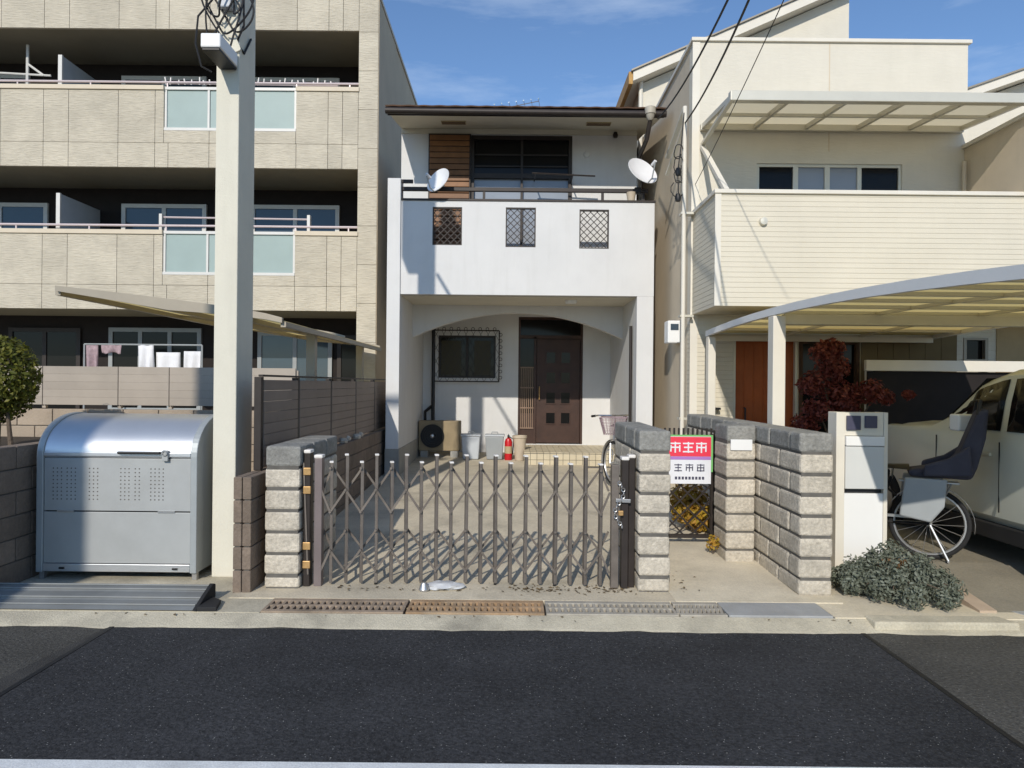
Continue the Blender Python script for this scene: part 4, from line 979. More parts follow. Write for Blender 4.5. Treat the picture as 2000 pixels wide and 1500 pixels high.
jx, jy = gnd(1740, 1165)
jn = thing('juniper_bush', 'low grey green bush spreading over the kerb before the letterbox post', 'bush', (3.05, 5.5, 0))
b = MB(); rj = random.Random(8)
for i in range(46):
    a = rj.uniform(0, 6.28); rr_ = rj.random()**.5; x = 3.06+.42*rr_*math.cos(a); y = 5.42+.42*rr_*math.sin(a); h = .40*(1-rr_*.7)+.07*rj.random()
    foliage(b, (x, y, h*.55), (.12,.12,h*.62), 420, .036, 100+i, .1, flat=.0, zmin=.005)
leafobj('foliage', b, m_leaf_grey, jn)
b = MB()
for i in range(12):
    a = i/12*6.28; b.tube([(3.05,5.42,-.01),(3.05+.2*math.cos(a),5.42+.2*math.sin(a),.16),(3.05+.36*math.cos(a),5.42+.36*math.sin(a),.14)], [.012,.008,.003], 5)
obj('branches', b, m_bark, jn)
b = MB(); foliage(b, (3.02, 5.36, .25), (.14,.08,.08), 120, .05, 77, .1, zmin=.02); o = leafobj('dry_leaves', b, leafm('dry_leaf', (.16,.08,.03), (.22,.13,.06)), jn)
s = MB(); s.prism([(5.04,-.1),(5.04,.01),(6.0,.135),(8.0,.14),(8.0,-.1)], 3.47, 3.598, 'x'); struct('path_edging', s, mat('pink_edging', (.45,.35,.26), .9, var=.1, vs=5))

# ================================================================== APARTMENT BUILDING (left)
AY0 = 13.9; AB = 15.5
ap = thing('apartment_building', 'beige three-storey apartment building with recessed balconies and frosted glass panels', 'apartment building', (-9, 16, 0))
axr = at(737, 300, AY0)[0]; axo = at(699, 300, AY0)[0]; axl = -17.0
zB = [at(350, y, AY0)[1] for y in (57, 176, 327, 458, 605)]     # opening top, band top, band bottom, band top, band bottom
# siding panels
jx_ = [axl, -15.6, -14.5, -13.4, -12.4, -11.4] + [at(p, 300, AY0)[0] for p in (0, 84, 133, 230, 302, 328, 408, 495, 578, 640, 668)] + [axo]
jx_ = sorted(jx_)
gi0, gi1 = at(320, 220, AY0)[0], at(578, 220, AY0)[0]
def panels(x0, x1, z0, z1, y, cut=None, split=None, mat_=m_stone):
    zcuts = [z0] + ([split] if split else []) + [z1]
    for za, zb_ in zip(zcuts, zcuts[1:]):
        xc_ = [x0] + [v for v in jx_ if x0+.12 < v < x1-.12] + [x1]
        if cut and za < cut[3] and zb_ > cut[2]:
            xc_ = sorted([v for v in xc_ if abs(v-cut[0]) > .1 and abs(v-cut[1]) > .1] + [cut[0], cut[1]])
        for a, c in zip(xc_, xc_[1:]):
            zt = zb_
            if cut and a >= cut[0]-.01 and c <= cut[1]+.01 and zt > cut[2]: zt = cut[2]
            if zt-za < .02: continue
            obj('siding_panel', MB().box(a+.004, c-.004, y, y+.06, za+.003, zt-.003), mat_, ap, bev=.004)
def band(z0, z1, glass=True):
    cz0 = z1-.82
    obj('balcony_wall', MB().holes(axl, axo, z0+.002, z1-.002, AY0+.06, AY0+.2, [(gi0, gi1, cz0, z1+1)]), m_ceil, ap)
    panels(axl, axo, z0, z1, AY0, (gi0, gi1, cz0, z1+1), z0+.50)
    for a, c in ((axl, gi0), (gi1, axo+.015)): obj('coping', MB().box(a, c, AY0-.03, AY0+.23, z1, z1+.09), m_coping, ap, bev=.006)
    # frosted glass panels
    fr = MB(); e = .045; n = 3; wd = (gi1-gi0)/n
    for i in range(n+1): x = gi0+wd*i; x = min(max(x, gi0+e/2), gi1-e/2); fr.box(x-e/2, x+e/2, AY0+.03, AY0+.09, cz0+.06, z1+.02)
    fr.box(gi0, gi1, AY0+.0, AY0+.12, cz0, cz0+.06); fr.box(gi0, gi1, AY0+.02, AY0+.10, z1+.02, z1+.08)
    fo = obj('glass_frame', fr, m_sash, ap, bev=.004)
    for i in range(n): obj('glass_panel', MB().box(gi0+wd*i+.03, gi0+wd*(i+1)-.03, AY0+.055, AY0+.065, cz0+.062, z1+.018), m_frost, fo)
    ra = obj('rail', MB().tube([(axl, AY0+.1, z1+.2),(axo, AY0+.1, z1+.2)], .025, 8), m_rail, ap)
    for x in (-15,-13.4,-11.8,-10.2,-8.7,gi0+.02,gi1-.02,axo-.2): obj('rail_support', MB().box(x-.012,x+.012,AY0+.09,AY0+.11,z1+.08,z1+.19), m_rail, ra)
band(zB[2], zB[1]); band(zB[4], zB[3])
panels(axl, axo, zB[0], 9.5, AY0, None, None); obj('top_wall', MB().box(axl, axo, AY0+.06, AY0+.2, zB[0]+.002, 9.498), m_ceil, ap)
obj('roof_coping', MB().box(axl, axr+.03, AY0-.03, 24, 9.5, 9.58), m_coping, ap)
# right pier
for k in range(12):
    za = .1+ k*.79; zt = min(za+.79, 9.5); obj('pier_panel', MB().box(axo+.002, axr, AY0, AY0+.06, za+.003, zt-.003), m_stone, ap, bev=.004)
obj('pier_core', MB().box(axo, axr-.004, AY0+.06, AB, .1, 9.49), m_stone_side, ap)
obj('side_wall', MB().box(axr-.25, axr, AB, 24, .1, 9.495), m_stone_side, ap)
obj('side_cladding', MB().box(axr-.003, axr+.012, AY0+.02, AB+.4, .1, 9.49), m_stone_side, ap)
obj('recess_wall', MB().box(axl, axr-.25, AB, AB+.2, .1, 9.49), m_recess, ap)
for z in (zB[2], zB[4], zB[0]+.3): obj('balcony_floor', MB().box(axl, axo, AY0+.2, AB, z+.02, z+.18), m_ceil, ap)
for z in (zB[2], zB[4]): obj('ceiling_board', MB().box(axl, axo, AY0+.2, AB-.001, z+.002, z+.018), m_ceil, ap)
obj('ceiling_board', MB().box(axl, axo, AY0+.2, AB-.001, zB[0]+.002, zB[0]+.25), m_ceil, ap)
def apt_window(pa, pb, py, h, n=2, m_=m_glass, fm=m_sash):
    x0_, zt = at(pa, py, AB); x1_, _ = at(pb, py, AB); z0_ = zt-h; e = .09
    ops = []; wd = (x1_-x0_-e)/n
    for i in range(n): ops.append((x0_+e+wd*i, x0_+wd*(i+1), z0_+e, zt-e))
    fo = obj('window_frame', MB().holes(x0_, x1_, z0_, zt, AB-.06, AB-.002, ops), fm, ap)
    for i, q in enumerate(ops): obj('pane', MB().box(q[0], q[1], AB-.03-.008*(i%2), AB-.02-.008*(i%2), q[2], q[3]), m_, fo)
apt_window(240, 405, 399, 1.75); apt_window(492, 664, 401, 1.75); apt_window(-90, 96, 396, 1.75)
apt_window(240, 405, 150, 1.6); apt_window(492, 664, 153, 1.6); apt_window(-120, 60, 146, 1.6)
apt_window(505, 650, 648, 2.1, 2, m_glass, m_grey); apt_window(660, 735, 655, 1.6, 1, m_glass_dark, m_brown); apt_window(215, 395, 640, 1.9, 3, m_glass_dark, m_grey); apt_window(20, 160, 640, 2.0, 2, m_glass_dark, m_brown)
# partitions
for px, z0_, top in ((100, zB[3], 372), (104, zB[1], 98)):
    x, zt = at(px, top, AY0)
    obj('partition', MB().box(x-.03, x+.03, AY0+.26, AB, z0_-1.4, zt), m_ltgrey, ap); obj('partition_post', MB().box(x-.04, x+.04, AY0+.21, AY0+.26, z0_, zt+.01), m_sash, ap)
# drying poles with pegs on the balconies
for z in (zB[3]+.42, ):
    obj('drying_pole', MB().tube([(at(320,440,AY0+.3)[0], AY0+.3, z),(at(605,440,AY0+.3)[0], AY0+.3, z-.02)], .02, 6), m_rail, ap)
    for px in (316, 604): x = at(px,440,AY0+.3)[0]; obj('pole_arm', MB().box(x-.03,x+.03,AY0+.24,AY0+.34,z-.35,z+.06), m_sash, ap)
z = zB[1]+.27
obj('drying_pole', MB().tube([(at(330,165,AY0+.3)[0], AY0+.3, z),(at(660,170,AY0+.3)[0], AY0+.3, z-.02)], .022, 6), m_rail, ap)
rh = random.Random(2)
for i in range(26):
    px = 322 + i*13 + rh.uniform(-3,3); x = at(px,165,AY0+.3)[0]
    h = rh.uniform(.04,.13); c = MB(); c.tube([(x,AY0+.3,z-.03),(x+rh.uniform(-.03,.03),AY0+.3,z+h)], .016, 5)
    tag(obj('clothes_peg', c, m_cap, None), 'white clothes peg clipped to the top floor drying pole', 'clothes peg', 'pegs on the top floor drying pole')
rack = thing('drying_stand', 'pale folding drying stand on the top balcony left of the partition', 'drying stand', (at(52,150,14.5)[0], 14.5, zB[1]-1.2))
x, z = at(54, 120, 14.5)
obj('upright', MB().tube([(x,14.5,zB[1]-1.2),(x,14.5,z+.35)], .03, 6), m_sash, rack); obj('arm', MB().tube([(x,14.5,z-.05),(x+.35,14.5,z-.3)], .025, 6), m_sash, rack); obj('arm', MB().tube([(x-.6,14.5,z-.25),(x+.5,14.5,z-.3)], .022, 6), m_sash, rack)
# laundry on the ground floor
def cloth(px0_, px1_, py0_, py1_, Y, m_, label, seed):
    x0_, z1_ = at(px0_, py0_, Y); x1_, z0_ = at(px1_, py1_, Y); b = MB(); n = 10; r0 = random.Random(seed)
    ph = r0.uniform(0,6)
    for i in range(n+1):
        for j in range(7):
            u = i/n; v = j/6; y = Y+.035*math.sin(u*11+ph+v*1.2)*(.3+v); b.v.append((x0_+(x1_-x0_)*u, y, z1_+(z0_-z1_)*v - .02*math.sin(u*9+ph)*v))
    for i in range(n):
        for j in range(6): b.f.append((i*7+j, (i+1)*7+j, (i+1)*7+j+1, i*7+j+1))
    o = obj('laundry', b, m_, None, sm=True); o.modifiers.new('thick','SOLIDIFY').thickness = .008; tag(o, label, 'laundry')
LY = 14.35
lr = thing('clothes_rail', 'grey clothes rail with laundry under the ground floor balcony', 'clothes rail', (at(280,670,LY)[0], LY, .1))
xa, za_ = at(165, 672, LY); xb_, _ = at(395, 672, LY)
obj('rail', MB().tube([(xa,LY,za_),(xb_,LY,za_)], .018, 6), m_grey, lr)
for x in (xa, xb_): obj('upright', MB().tube([(x,LY,.1),(x,LY,za_)], .018, 6), m_grey, lr)
cloth(168, 192, 674, 735, LY, m_cloth_p, 'mauve patterned laundry at the end of the clothes rail', 1)
cloth(198, 238, 674, 690, LY, m_cloth_p, 'short mauve cloth folded over the clothes rail', 2)
cloth(270, 300, 674, 725, LY, m_cloth_w, 'narrow white shirt hanging on the clothes rail', 3)
cloth(305, 352, 688, 740, LY+.05, m_cloth_w, 'broad white towel hanging on the clothes rail', 4)
cloth(360, 392, 686, 740, LY, m_cloth_w, 'white towel hanging next to the square pole on the clothes rail', 6)

# bicycle shelter roof beside the apartment
csx0, csx1, cy0, cy1 = -5.2, -2.62, 7.78, 13.5
cs = thing('cycle_shelter', 'low curved bronze shelter roof on a post between apartment and slatted fence', 'shelter', (-3.9, 10.5, .1))
def arch(u): return 2.35 + .34*(u**.75)      # u 0 at right edge, 1 at left
n = 14
b = MB(); top = [(csx1+(csx0-csx1)*i/n, arch(i/n)) for i in range(n+1)]
b.prism(top + [(p[0], p[1]-.012) for p in reversed(top)], cy0, cy1, 'y'); obj('roof_sheet', b, m_poly, cs)
for y in (cy0-.03, (cy0+cy1)/2, cy1):
    b = MB(); b.prism([(p[0], p[1]+.03) for p in top] + [(p[0], p[1]-.03-.07*(1-abs(2*i/n-1))) for i, p in reversed(list(enumerate(top)))], y, y+.05, 'y'); obj('arched_beam', b, m_alu_dk, cs)
for i in (0, 4, 9, 14): p = top[i]; obj('purlin', MB().box(p[0]-.03,p[0]+.03,cy0+.02,cy1,p[1]-.075,p[1]-.014), m_alu_dk, cs)
for y in (9.4, 12.4): obj('post', MB().box(-2.84,-2.72,y,y+.12,.1,2.36), m_alu_dk, cs, bev=.005)

# ================================================================== CREAM HOUSE (right)
CY0 = 8.33; CY1 = 9.42
ch = thing('cream_house', 'cream sided house with wide balcony terrace roof and orange wooden door', 'house', (5, 11, 0))
cxl = 2.46
zpt = at(1348, 74, CY1)[1]
wz = lambda y: at(1620, y, CY1)[1]
w4 = [at(v, 350, CY1)[0] for v in (1478, 1550, 1560, 1612, 1622, 1676, 1684, 1762)]
dX0, dX1 = at(1432, 740, CY1)[0], at(1497, 740, CY1)[0]+.42; dZ1 = at(1450, 655, CY1)[1]
oX0, oX1 = at(1560, 740, CY1)[0], at(1600, 740, CY1)[0]+.55
smx0, smx1 = at(1884, 680, CY1)[0], at(1926, 680, CY1)[0]; smz0, smz1 = at(1900,706,CY1)[1], at(1900,660,CY1)[1]
b = MB(); b.holes(cxl, 6.25, 2.5, zpt-.05, CY1, CY1+.2, [(w4[0], w4[-1], 3.3, wz(320))]); obj('front_wall', b, m_cream_flat, ch)
b = MB(); b.holes(cxl+.002, 9.5, .0, 2.5, CY1, CY1+.2, [(dX0,dX1,.1,dZ1),(oX0,oX1,.1,2.3),(smx0,smx1,smz0,smz1)]); obj('ground_wall', b, m_cream, ch)
obj('parapet_coping', MB().box(cxl-.03, 6.29, CY1-.035, CY1+.24, zpt-.05, zpt+.0), m_trim, ch, bev=.006)
obj('side_wall', MB().box(cxl, cxl+.2, CY1+.2, 20, 0, zpt-.05), m_cream_side, ch); obj('side_coping', MB().box(cxl-.03, cxl+.2, CY1+.24, 12.9, zpt-.05, zpt), m_trim, ch)
obj('right_wall', MB().box(6.05, 6.25, CY1+.2, 13, 2.5, zpt-.05), m_cream_side, ch)
xs_ = at(1620, 150, CY1)[0]; obj('panel_joint', MB().box(xs_-.006, xs_+.006, CY1-.004, CY1-.001, 4.9, zpt-.05), m_cream_side, ch)
obj('corner_trim', MB().box(cxl-.012, cxl+.09, CY1-.012, CY1-.001, 0, zpt-.06), m_trim, ch)
# balcony box
bz0, bz1 = 2.63, 4.0
obj('balcony_front', MB().box(cxl+.012, 9.5, CY0, CY0+.15, bz0, bz1), m_cream, ch)
obj('balcony_side', MB().box(cxl+.013, cxl+.15, CY0+.15, CY1-.001, bz0, bz1), m_cream, ch)
obj('balcony_soffit', MB().box(cxl+.15, 9.5, CY0+.15, CY1-.001, bz0+.004, bz0+.2), m_soffit, ch)
obj('balcony_coping', MB().box(cxl-.015, 9.5, CY0-.03, CY0+.18, bz1, bz1+.05), m_trim, ch, bev=.006); obj('balcony_coping', MB().box(cxl-.015, cxl+.17, CY0+.181, CY1-.002, bz1, bz1+.05), m_trim, ch, bev=.006)
obj('corner_post', MB().box(cxl-.004, cxl+.07, CY0-.012, CY0-.001, bz0, bz1), m_trim, ch)
x, z = at(1490, 433, CY0); obj('vent_cap', MB().lathe([(0,.05),(.045,.045),(.055,0)], (x, CY0, z), 14, Matrix.Rotation(R(90),3,'X')), m_alu, ch, sm=True)
# upper window, four lights
fo = obj('window_frame', MB().holes(w4[0], w4[-1], 3.3, wz(320), CY1+.02, CY1+.08, [(w4[0]+.04,w4[1],3.35,wz(326)),(w4[2],w4[3],3.35,wz(326)),(w4[4],w4[5],3.35,wz(326)),(w4[6],w4[7]-.04,3.35,wz(326))]), m_alu, ch)
for i in range(4):
    obj('pane', MB().box(w4[2*i]+(.04 if i==0 else 0), w4[2*i+1]-(.04 if i==3 else 0), CY1+.045, CY1+.055, 3.35, wz(326)), m_glass_dark if i in (0,3) else m_curtain, fo)
# ground floor door and openings
do = obj('front_door', MB().box(dX0+.03, dX1-.03, CY1+.05, CY1+.1, .1, dZ1-.03), m_orange_door, ch)
for k in range(1, 6): x = dX0+.03+k*(dX1-dX0-.06)/6; obj('door_plank_bead', MB().box(x-.005,x+.005,CY1+.043,CY1+.05,.12,dZ1-.05), m_orange_door, do)
obj('door_handle', MB().tube([(dX0+.17,CY1+.05,1.05),(dX0+.17,CY1,1.05),(dX0+.17,CY1,1.35),(dX0+.17,CY1+.05,1.35)], .012, 8), m_black, do)
b = MB(); b.box(dX0,dX0+.03,CY1-.01,CY1+.1,.1,dZ1); b.box(dX1-.03,dX1,CY1-.01,CY1+.1,.1,dZ1); b.box(dX0+.03,dX1-.03,CY1-.01,CY1+.1,dZ1-.03,dZ1); obj('door_frame', b, m_alu, ch)
oo = obj('shutter_window', MB().box(oX0, oX1, CY1+.05, CY1+.09, .1, 2.3), m_glass_dark, ch)
b = MB(); b.box(oX0,oX0+.05,CY1-.015,CY1+.05,.1,2.3); b.box(oX1-.05,oX1,CY1-.015,CY1+.05,.1,2.3); b.box(oX0+.05,oX1-.05,CY1-.015,CY1+.05,2.24,2.3); obj('frame', b, m_roof, oo)
so = obj('small_window', MB().box(smx0, smx1, CY1+.06, CY1+.07, smz0, smz1), m_glass_dark, ch)
b = MB()
for q in ((smx0-.02,smx0+.02,smz0,smz1),(smx1-.02,smx1+.02,smz0,smz1),(smx0+.02,smx1-.02,smz0,smz0+.03),(smx0+.02,smx1-.02,smz1-.03,smz1)): b.box(q[0],q[1],CY1-.015,CY1+.05,q[2],q[3])
obj('frame', b, m_alu_dk, so)
obj('shelf_ledge', MB().box(at(1380,795,CY1)[0]-.02, at(1400,795,CY1)[0]+.02, CY1-.12, CY1-.001, at(1390,797,CY1)[1]-.02, at(1390,797,CY1)[1]+.01), m_black, ch)
xk0, xk1, xk2 = oX1+.02, at(1868,680,CY1)[0], at(1945,680,CY1)[0]
m_wall_shade = mat('wall_shade_brown', (.17,.125,.06), .8, var=.1, vs=3); m_wall_shade2 = mat('wall_shade_tan', (.42,.31,.17), .8, var=.08, vs=3)  # shade under the carport, painted as brown and tan boards on the wall
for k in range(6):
    xa_ = xk0+(xk1-xk0)*k/6; xb2 = xk0+(xk1-xk0)*(k+1)/6; obj('wall_shade_board', MB().box(xa_+.003, xb2-.003, CY1-.016, CY1-.002, .15, 2.5), m_wall_shade, ch)
obj('wall_shade_board', MB().box(xk2, 9.4, CY1-.016, CY1-.002, .15, 2.5), m_wall_shade2, ch)
# wing at the balcony end
obj('wing_wall', MB().box(6.21, 9.5, CY0-.2, CY1-.001, bz1+.052, 4.95), m_cream_side, ch); obj('wing_cap', MB().box(6.17, 9.5, CY0-.25, CY1-.002, 4.95, 5.0), m_trim, ch)
obj('wing_pipe', MB().tube([(6.15,CY1-.1,4.05),(6.15,CY1-.1,4.75)], .025, 8), m_cream_side, ch)
# taller rear part with sloping roof
TY = 13.1; tzl = 7.45; k_ = .447
b = MB(); b.prism([(cxl,0.1),(6.4,.1),(6.4,tzl+k_*(6.4-cxl)),(cxl,tzl)], TY, 20, 'y'); obj('rear_tower', b, m_cream_flat, ch)
b = MB(); b.prism([(2.22,tzl+k_*(2.22-cxl)+.02),(6.44,tzl+k_*(6.44-cxl)+.02),(6.44,tzl+k_*(6.44-cxl)+.2),(2.22,tzl+k_*(2.22-cxl)+.2)], TY-.3, 20, 'y'); to = obj('tower_roof', b, m_trim, ch)
obj('roof_edge', MB().prism([(2.18,tzl+k_*(2.18-cxl)+.205),(6.46,tzl+k_*(6.46-cxl)+.205),(6.46,tzl+k_*(6.46-cxl)+.235),(2.18,tzl+k_*(2.18-cxl)+.235)], TY-.34, 20, 'y'), m_alu_dk, to)
obj('eave_fascia', MB().box(2.14, 2.215, TY-.28, 20, tzl-.14, tzl+.09), m_fascia_wood, to)
obj('downpipe', MB().tube([(cxl-.05,TY-.05,5),(cxl-.05,TY-.05,tzl)], .04, 8), m_trim, to)
# terrace roof over the balcony
te = thing('terrace_roof', 'cream framed translucent terrace roof over the right house balcony', 'awning', (4.4, 8.8, bz1+.05))
tx0, tx1 = 2.56, 6.16; fz = at(1424,188,8.15)[1]; bz = at(1620,252,CY1)[1]; FYt = 8.15
obj('front_beam', MB().box(tx0, tx1, FYt-.06, FYt+.04, fz-.07, fz+.05), m_alu, te, bev=.008)
obj('wall_plate', MB().box(tx0, tx1, CY1-.07, CY1-.003, bz-.05, bz+.04), m_alu, te, bev=.005)
nr = 6
for i in range(nr):
    x = tx0+.03+(tx1-tx0-.06)*i/(nr-1); obj('rafter', MB().bar((x,FYt+.04,fz-.01),(x,CY1-.07,bz),.045,.06,(0,0,1)), m_alu, te)
    if i < nr-1:
        xa = x+.001; xb_ = x+(tx1-tx0-.06)/(nr-1)-.001; d_ = (bz-fz)/(CY1-.11-FYt)
        b = MB(); b.prism([(FYt+.045,fz+.022),(CY1-.005,bz+.042),(CY1-.005,bz+.048),(FYt+.045,fz+.028)], xa, xb_, 'x'); obj('roof_sheet', b, m_poly2, te)
ym = (FYt+CY1)/2; zm = (fz+bz)/2; obj('cross_rail', MB().box(tx0+.06, tx1-.06, ym-.015, ym+.015, zm-.04, zm-.0), m_alu, te)
obj('bracket_arm', MB().bar((tx0+.03,FYt+.02,fz-.04),(tx0+.03,CY1-.02,at(1358,284,CY1)[1]),.04,.05,(1,0,0)), m_alu, te)
obj('brace', MB().bar((tx0+.03,CY1-.02,at(1358,284,CY1)[1]-.02),(tx0+.06,CY0+.08,bz1+.06),.05,.06,(1,0,0)), m_trim, te)
# service mast and meter on the side wall
ms = thing('service_mast', 'tall white service conduit at the corner of the cream house', 'conduit', (2.37, 9.3, 0))
mxz = at(1334, 208, 9.3); mxx = at(1335, 500, 9.3)[0]
obj('conduit', MB().tube([(mxx,9.3,-.01),(mxx,9.3,mxz[1])], .03, 10), m_trim, ms, sm=True)
obj('arm', MB().bar((mxx,9.3,mxz[1]-.03),(mxx-.1,9.9,mxz[1]-.5),.045,.06,(1,0,0)), m_alu, ms)
obj('arm', MB().bar((mxx,9.3,mxz[1]-.25),(mxx-.1,9.9,mxz[1]-.75),.035,.05,(1,0,0)), m_alu, ms)
for z in (1.2, 2.6, 4.0): obj('clip', MB().box(mxx-.04,cxl,9.28,9.42,z-.015,z+.015), m_alu, ms)
rr2 = random.Random(4)
for i in range(4):
    b = MB(); z = mxz[1]-.62-.17*i; rr_ = .07+.035*rr2.random(); ph = rr2.uniform(0,3)
    b.tube([(mxx-.09+rr_*math.cos(ph+k*.52)*(.8+.2*math.sin(k)), 9.265+.004*k, z+rr_*1.2*math.sin(ph+k*.52)) for k in range(12)], .007, 5); obj('cable_loop', b, m_wire, ms, sm=True)
b = MB(); b.tube([(mxx-.02,9.265,mxz[1]-.1),(mxx-.05,9.262,mxz[1]-.5),(mxx-.10,9.262,mxz[1]-.9),(mxx-.08,9.262,mxz[1]-1.3)], .008, 6); obj('cable_drop', b, m_wire, ms, sm=True)
for z in (mxz[1]-.9, mxz[1]-1.25): obj('insulator', MB().lathe([(0,-.06),(.035,-.05),(.045,0),(.03,.05),(0,.06)], (mxx-.09, 9.27, z), 10), m_black, ms, sm=True)
x0_, z1_ = at(1304, 626, 10.0); x1_, z0_ = at(1331, 670, 10.0)
mt = thing('meter_box', 'white electricity meter box on the shaded side of the cream house', 'meter box', (x0_, 10.0, z0_))
obj('casing', MB().box(x0_, cxl-.002, 9.98, 10.22, z0_, z1_), m_white, mt, bev=.015); obj('meter_window', MB().box(x0_+.04, x1_-.05, 9.972, 9.98, z1_-.14, z1_-.05), m_glass, mt)
# house beyond, right edge
bh = thing('background_house', 'pale house with sloping roof edge beyond the cream house parapet', 'house', (8.5, 11, 0))
x0_, z0_ = at(1880, 182, 10.4); x1_, z1_ = at(2000, 140, 10.4); sl = (z1_-z0_)/(x1_-x0_)
obj('wall', MB().prism([(x0_+.05,.05),(x0_+5,.05),(x0_+5,z0_+sl*5-.12),(x0_+.05,z0_-.1)], 10.7, 18, 'y'), m_cream_flat, bh)
rfo = obj('roof', MB().prism([(x0_-.15,z0_-sl*.15-.1),(x0_+5,z0_+sl*5-.1),(x0_+5,z0_+sl*5+.03),(x0_-.15,z0_-sl*.15+.03)], 10.4, 18, 'y'), m_trim, bh)
obj('roof_edge', MB().prism([(x0_-.18,z0_-sl*.18+.032),(x0_+5,z0_+sl*5+.032),(x0_+5,z0_+sl*5+.06),(x0_-.18,z0_-sl*.18+.06)], 10.37, 18, 'y'), m_alu_dk, rfo)

# ================================================================== CARPORT (right)
cp = thing('carport', 'cream arched carport roof with yellowish sheets over the parked car', 'carport', (4.1, 6.8, 0))
kx0, kx1, ky0, ky1 = 2.60, 5.7, 3.3, 9.2
def cz(Y):
    u = (Y-7.1)/3.0; return 2.41 - .105*u*u
ny = 10; ys = [ky0+(ky1-ky0)*i/ny for i in range(ny+1)]
for x, wd in ((kx0, .05), (kx1-.05, .05)):
    b = MB(); b.prism([(y, cz(y)+.03) for y in ys] + [(y, cz(y)-.045) for y in reversed(ys)], x, x+wd, 'x'); obj('side_beam', b, m_white, cp)
for xm in (kx0+1.05, kx0+2.08):
    b = MB(); b.prism([(y, cz(y)-.006) for y in ys] + [(y, cz(y)-.036) for y in reversed(ys)], xm-.015, xm+.015, 'x'); obj('rafter', b, m_alu, cp)
for i, y in enumerate(ys):
    obj('purlin', MB().box(kx0+.052, kx1-.052, y-.018, y+.018, cz(y)-.03-.001*(i%2), cz(y)+.0), m_alu, cp)
    if i < ny:
        y2 = ys[i+1]; b = MB(); b.prism([(y+.001,cz(y)+.006),(y2-.001,cz(y2)+.006),(y2-.001,cz(y2)+.012),(y+.001,cz(y)+.012)], kx0+.052, kx1-.052, 'x'); obj('roof_sheet', b, m_poly, cp)
obj('end_beam', MB().box(kx0+.052, kx1-.052, ky1-.04, ky1+.03, cz(ky1)-.1, cz(ky1)-.032), m_trim, cp)
for y in (6.74, ): obj('post', MB().box(2.575, 2.70, y, y+.14, -.006, cz(y)-.058), m_trim, cp, bev=.006)
obj('post', MB().box(2.60, 2.70, 9.05, 9.17, -.006, cz(9.1)-.058), m_trim, cp, bev=.006)
obj('beam', MB().box(2.70, 5.6, 6.77, 6.85, cz(6.8)-.14, cz(6.8)-.04), m_alu, cp)

# white rail fence behind the car with dark panel below
rf2 = thing('rail_fence', 'white horizontal rail with dark backing behind the parked car', 'fence', (6.5, 8.9, 0))
xa, zt = at(1690, 703, 8.9); _, zb_ = at(1690, 724, 8.9)
obj('rail', MB().box(xa, 9.4, 8.87, 8.93, zb_, zt), m_trim, rf2, bev=.004)
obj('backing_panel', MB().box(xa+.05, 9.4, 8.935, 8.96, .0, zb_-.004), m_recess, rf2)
for x in (xa+.1, xa+1.6, xa+3.1): obj('post', MB().box(x-.04,x+.04,8.962,9.03,.0,zb_), m_trim, rf2)
# red-leaved shrub
ma = thing('maple_shrub', 'wine red leafy shrub in front of the shaded porch of the cream house', 'shrub', (3.95, 8.2, 0))
b = MB(); rj = random.Random(21)
for (px, py, r_) in ((1600,690,.2),(1630,720,.24),(1590,750,.22),(1640,770,.26),(1690,765,.22),(1605,800,.24),(1660,800,.2),(1730,775,.13),(1570,830,.2),(1620,680,.17),(1760,770,.08)):
    x, z = at(px, py, 8.2); foliage(b, (x, 8.2+rj.uniform(-.15,.15), z), (r_*1.0,r_,r_*.85), int(2300*r_), .062, px, .15)
leafobj('crown', b, m_leaf_red, ma)
b = MB(); b.tube([(3.95,8.2,-.01),(3.9,8.2,.6),(3.85,8.2,1.2),(3.75,8.2,1.7)], [.035,.03,.022,.01], 8); b.tube([(3.9,8.2,.6),(4.1,8.2,1.1),(4.3,8.15,1.5)], [.022,.015,.007], 6); b.tube([(3.87,8.2,.9),(3.7,8.25,1.4)], [.016,.007], 6); obj('trunk', b, m_bark, ma, sm=True)

# ================================================================== CAR
car = thing('parked_car', 'cream tall wagon parked nose in under the carport', 'car', (5.06, 6.5, .125))
# local frame: y forward (towards the house), x to the right, length 3.9, width 1.66
LN, HWD = 4.1, .83
st = [ # y, sill z, belt half width, belt z, roof half width, roof z, nose factor
 (-2.05,.40,.74,1.05,.62,1.50),(-1.98,.32,.80,1.09,.66,1.64),(-1.5,.30,.83,1.11,.69,1.72),(-1.0,.30,.83,1.11,.70,1.73),(-.5,.30,.83,1.11,.69,1.71),(-.12,.30,.83,1.11,.66,1.62),
 (.25,.30,.83,1.11,.65,1.36),(.5,.30,.825,1.11,.66,1.17),(1.3,.30,.82,1.09,.62,1.14),(1.85,.32,.77,1.0,.52,1.06),(2.04,.38,.64,.86,.44,.90)]
b = MB(); rings = []
for (y, zs_, bw, bz_, rw_, rz_) in st:
    zs_ = zs_; half = [(0,zs_),(bw*.86,zs_),(bw*.97,zs_+.10),(bw,zs_+.3),(bw,(zs_+bz_)/2+.12),(bw*.985,bz_-.03),(bw*.955,bz_+.01),(bw*.955*.55+rw_*.45,bz_*.5+rz_*.5),(rw_*1.0,rz_-.07),(rw_*.86,rz_-.015),(rw_*.4,rz_+.015),(0,rz_+.02)]
    ring = half + [(-p[0],p[1]) for p in reversed(half[1:-1])]; rings.append(len(b.v)); b.v += [(p[0],y,p[1]) for p in ring]; nn = len(ring)
for i in range(len(rings)-1):
    for k in range(nn): b.f.append((rings[i]+k, rings[i]+(k+1)%nn, rings[i+1]+(k+1)%nn, rings[i+1]+k))
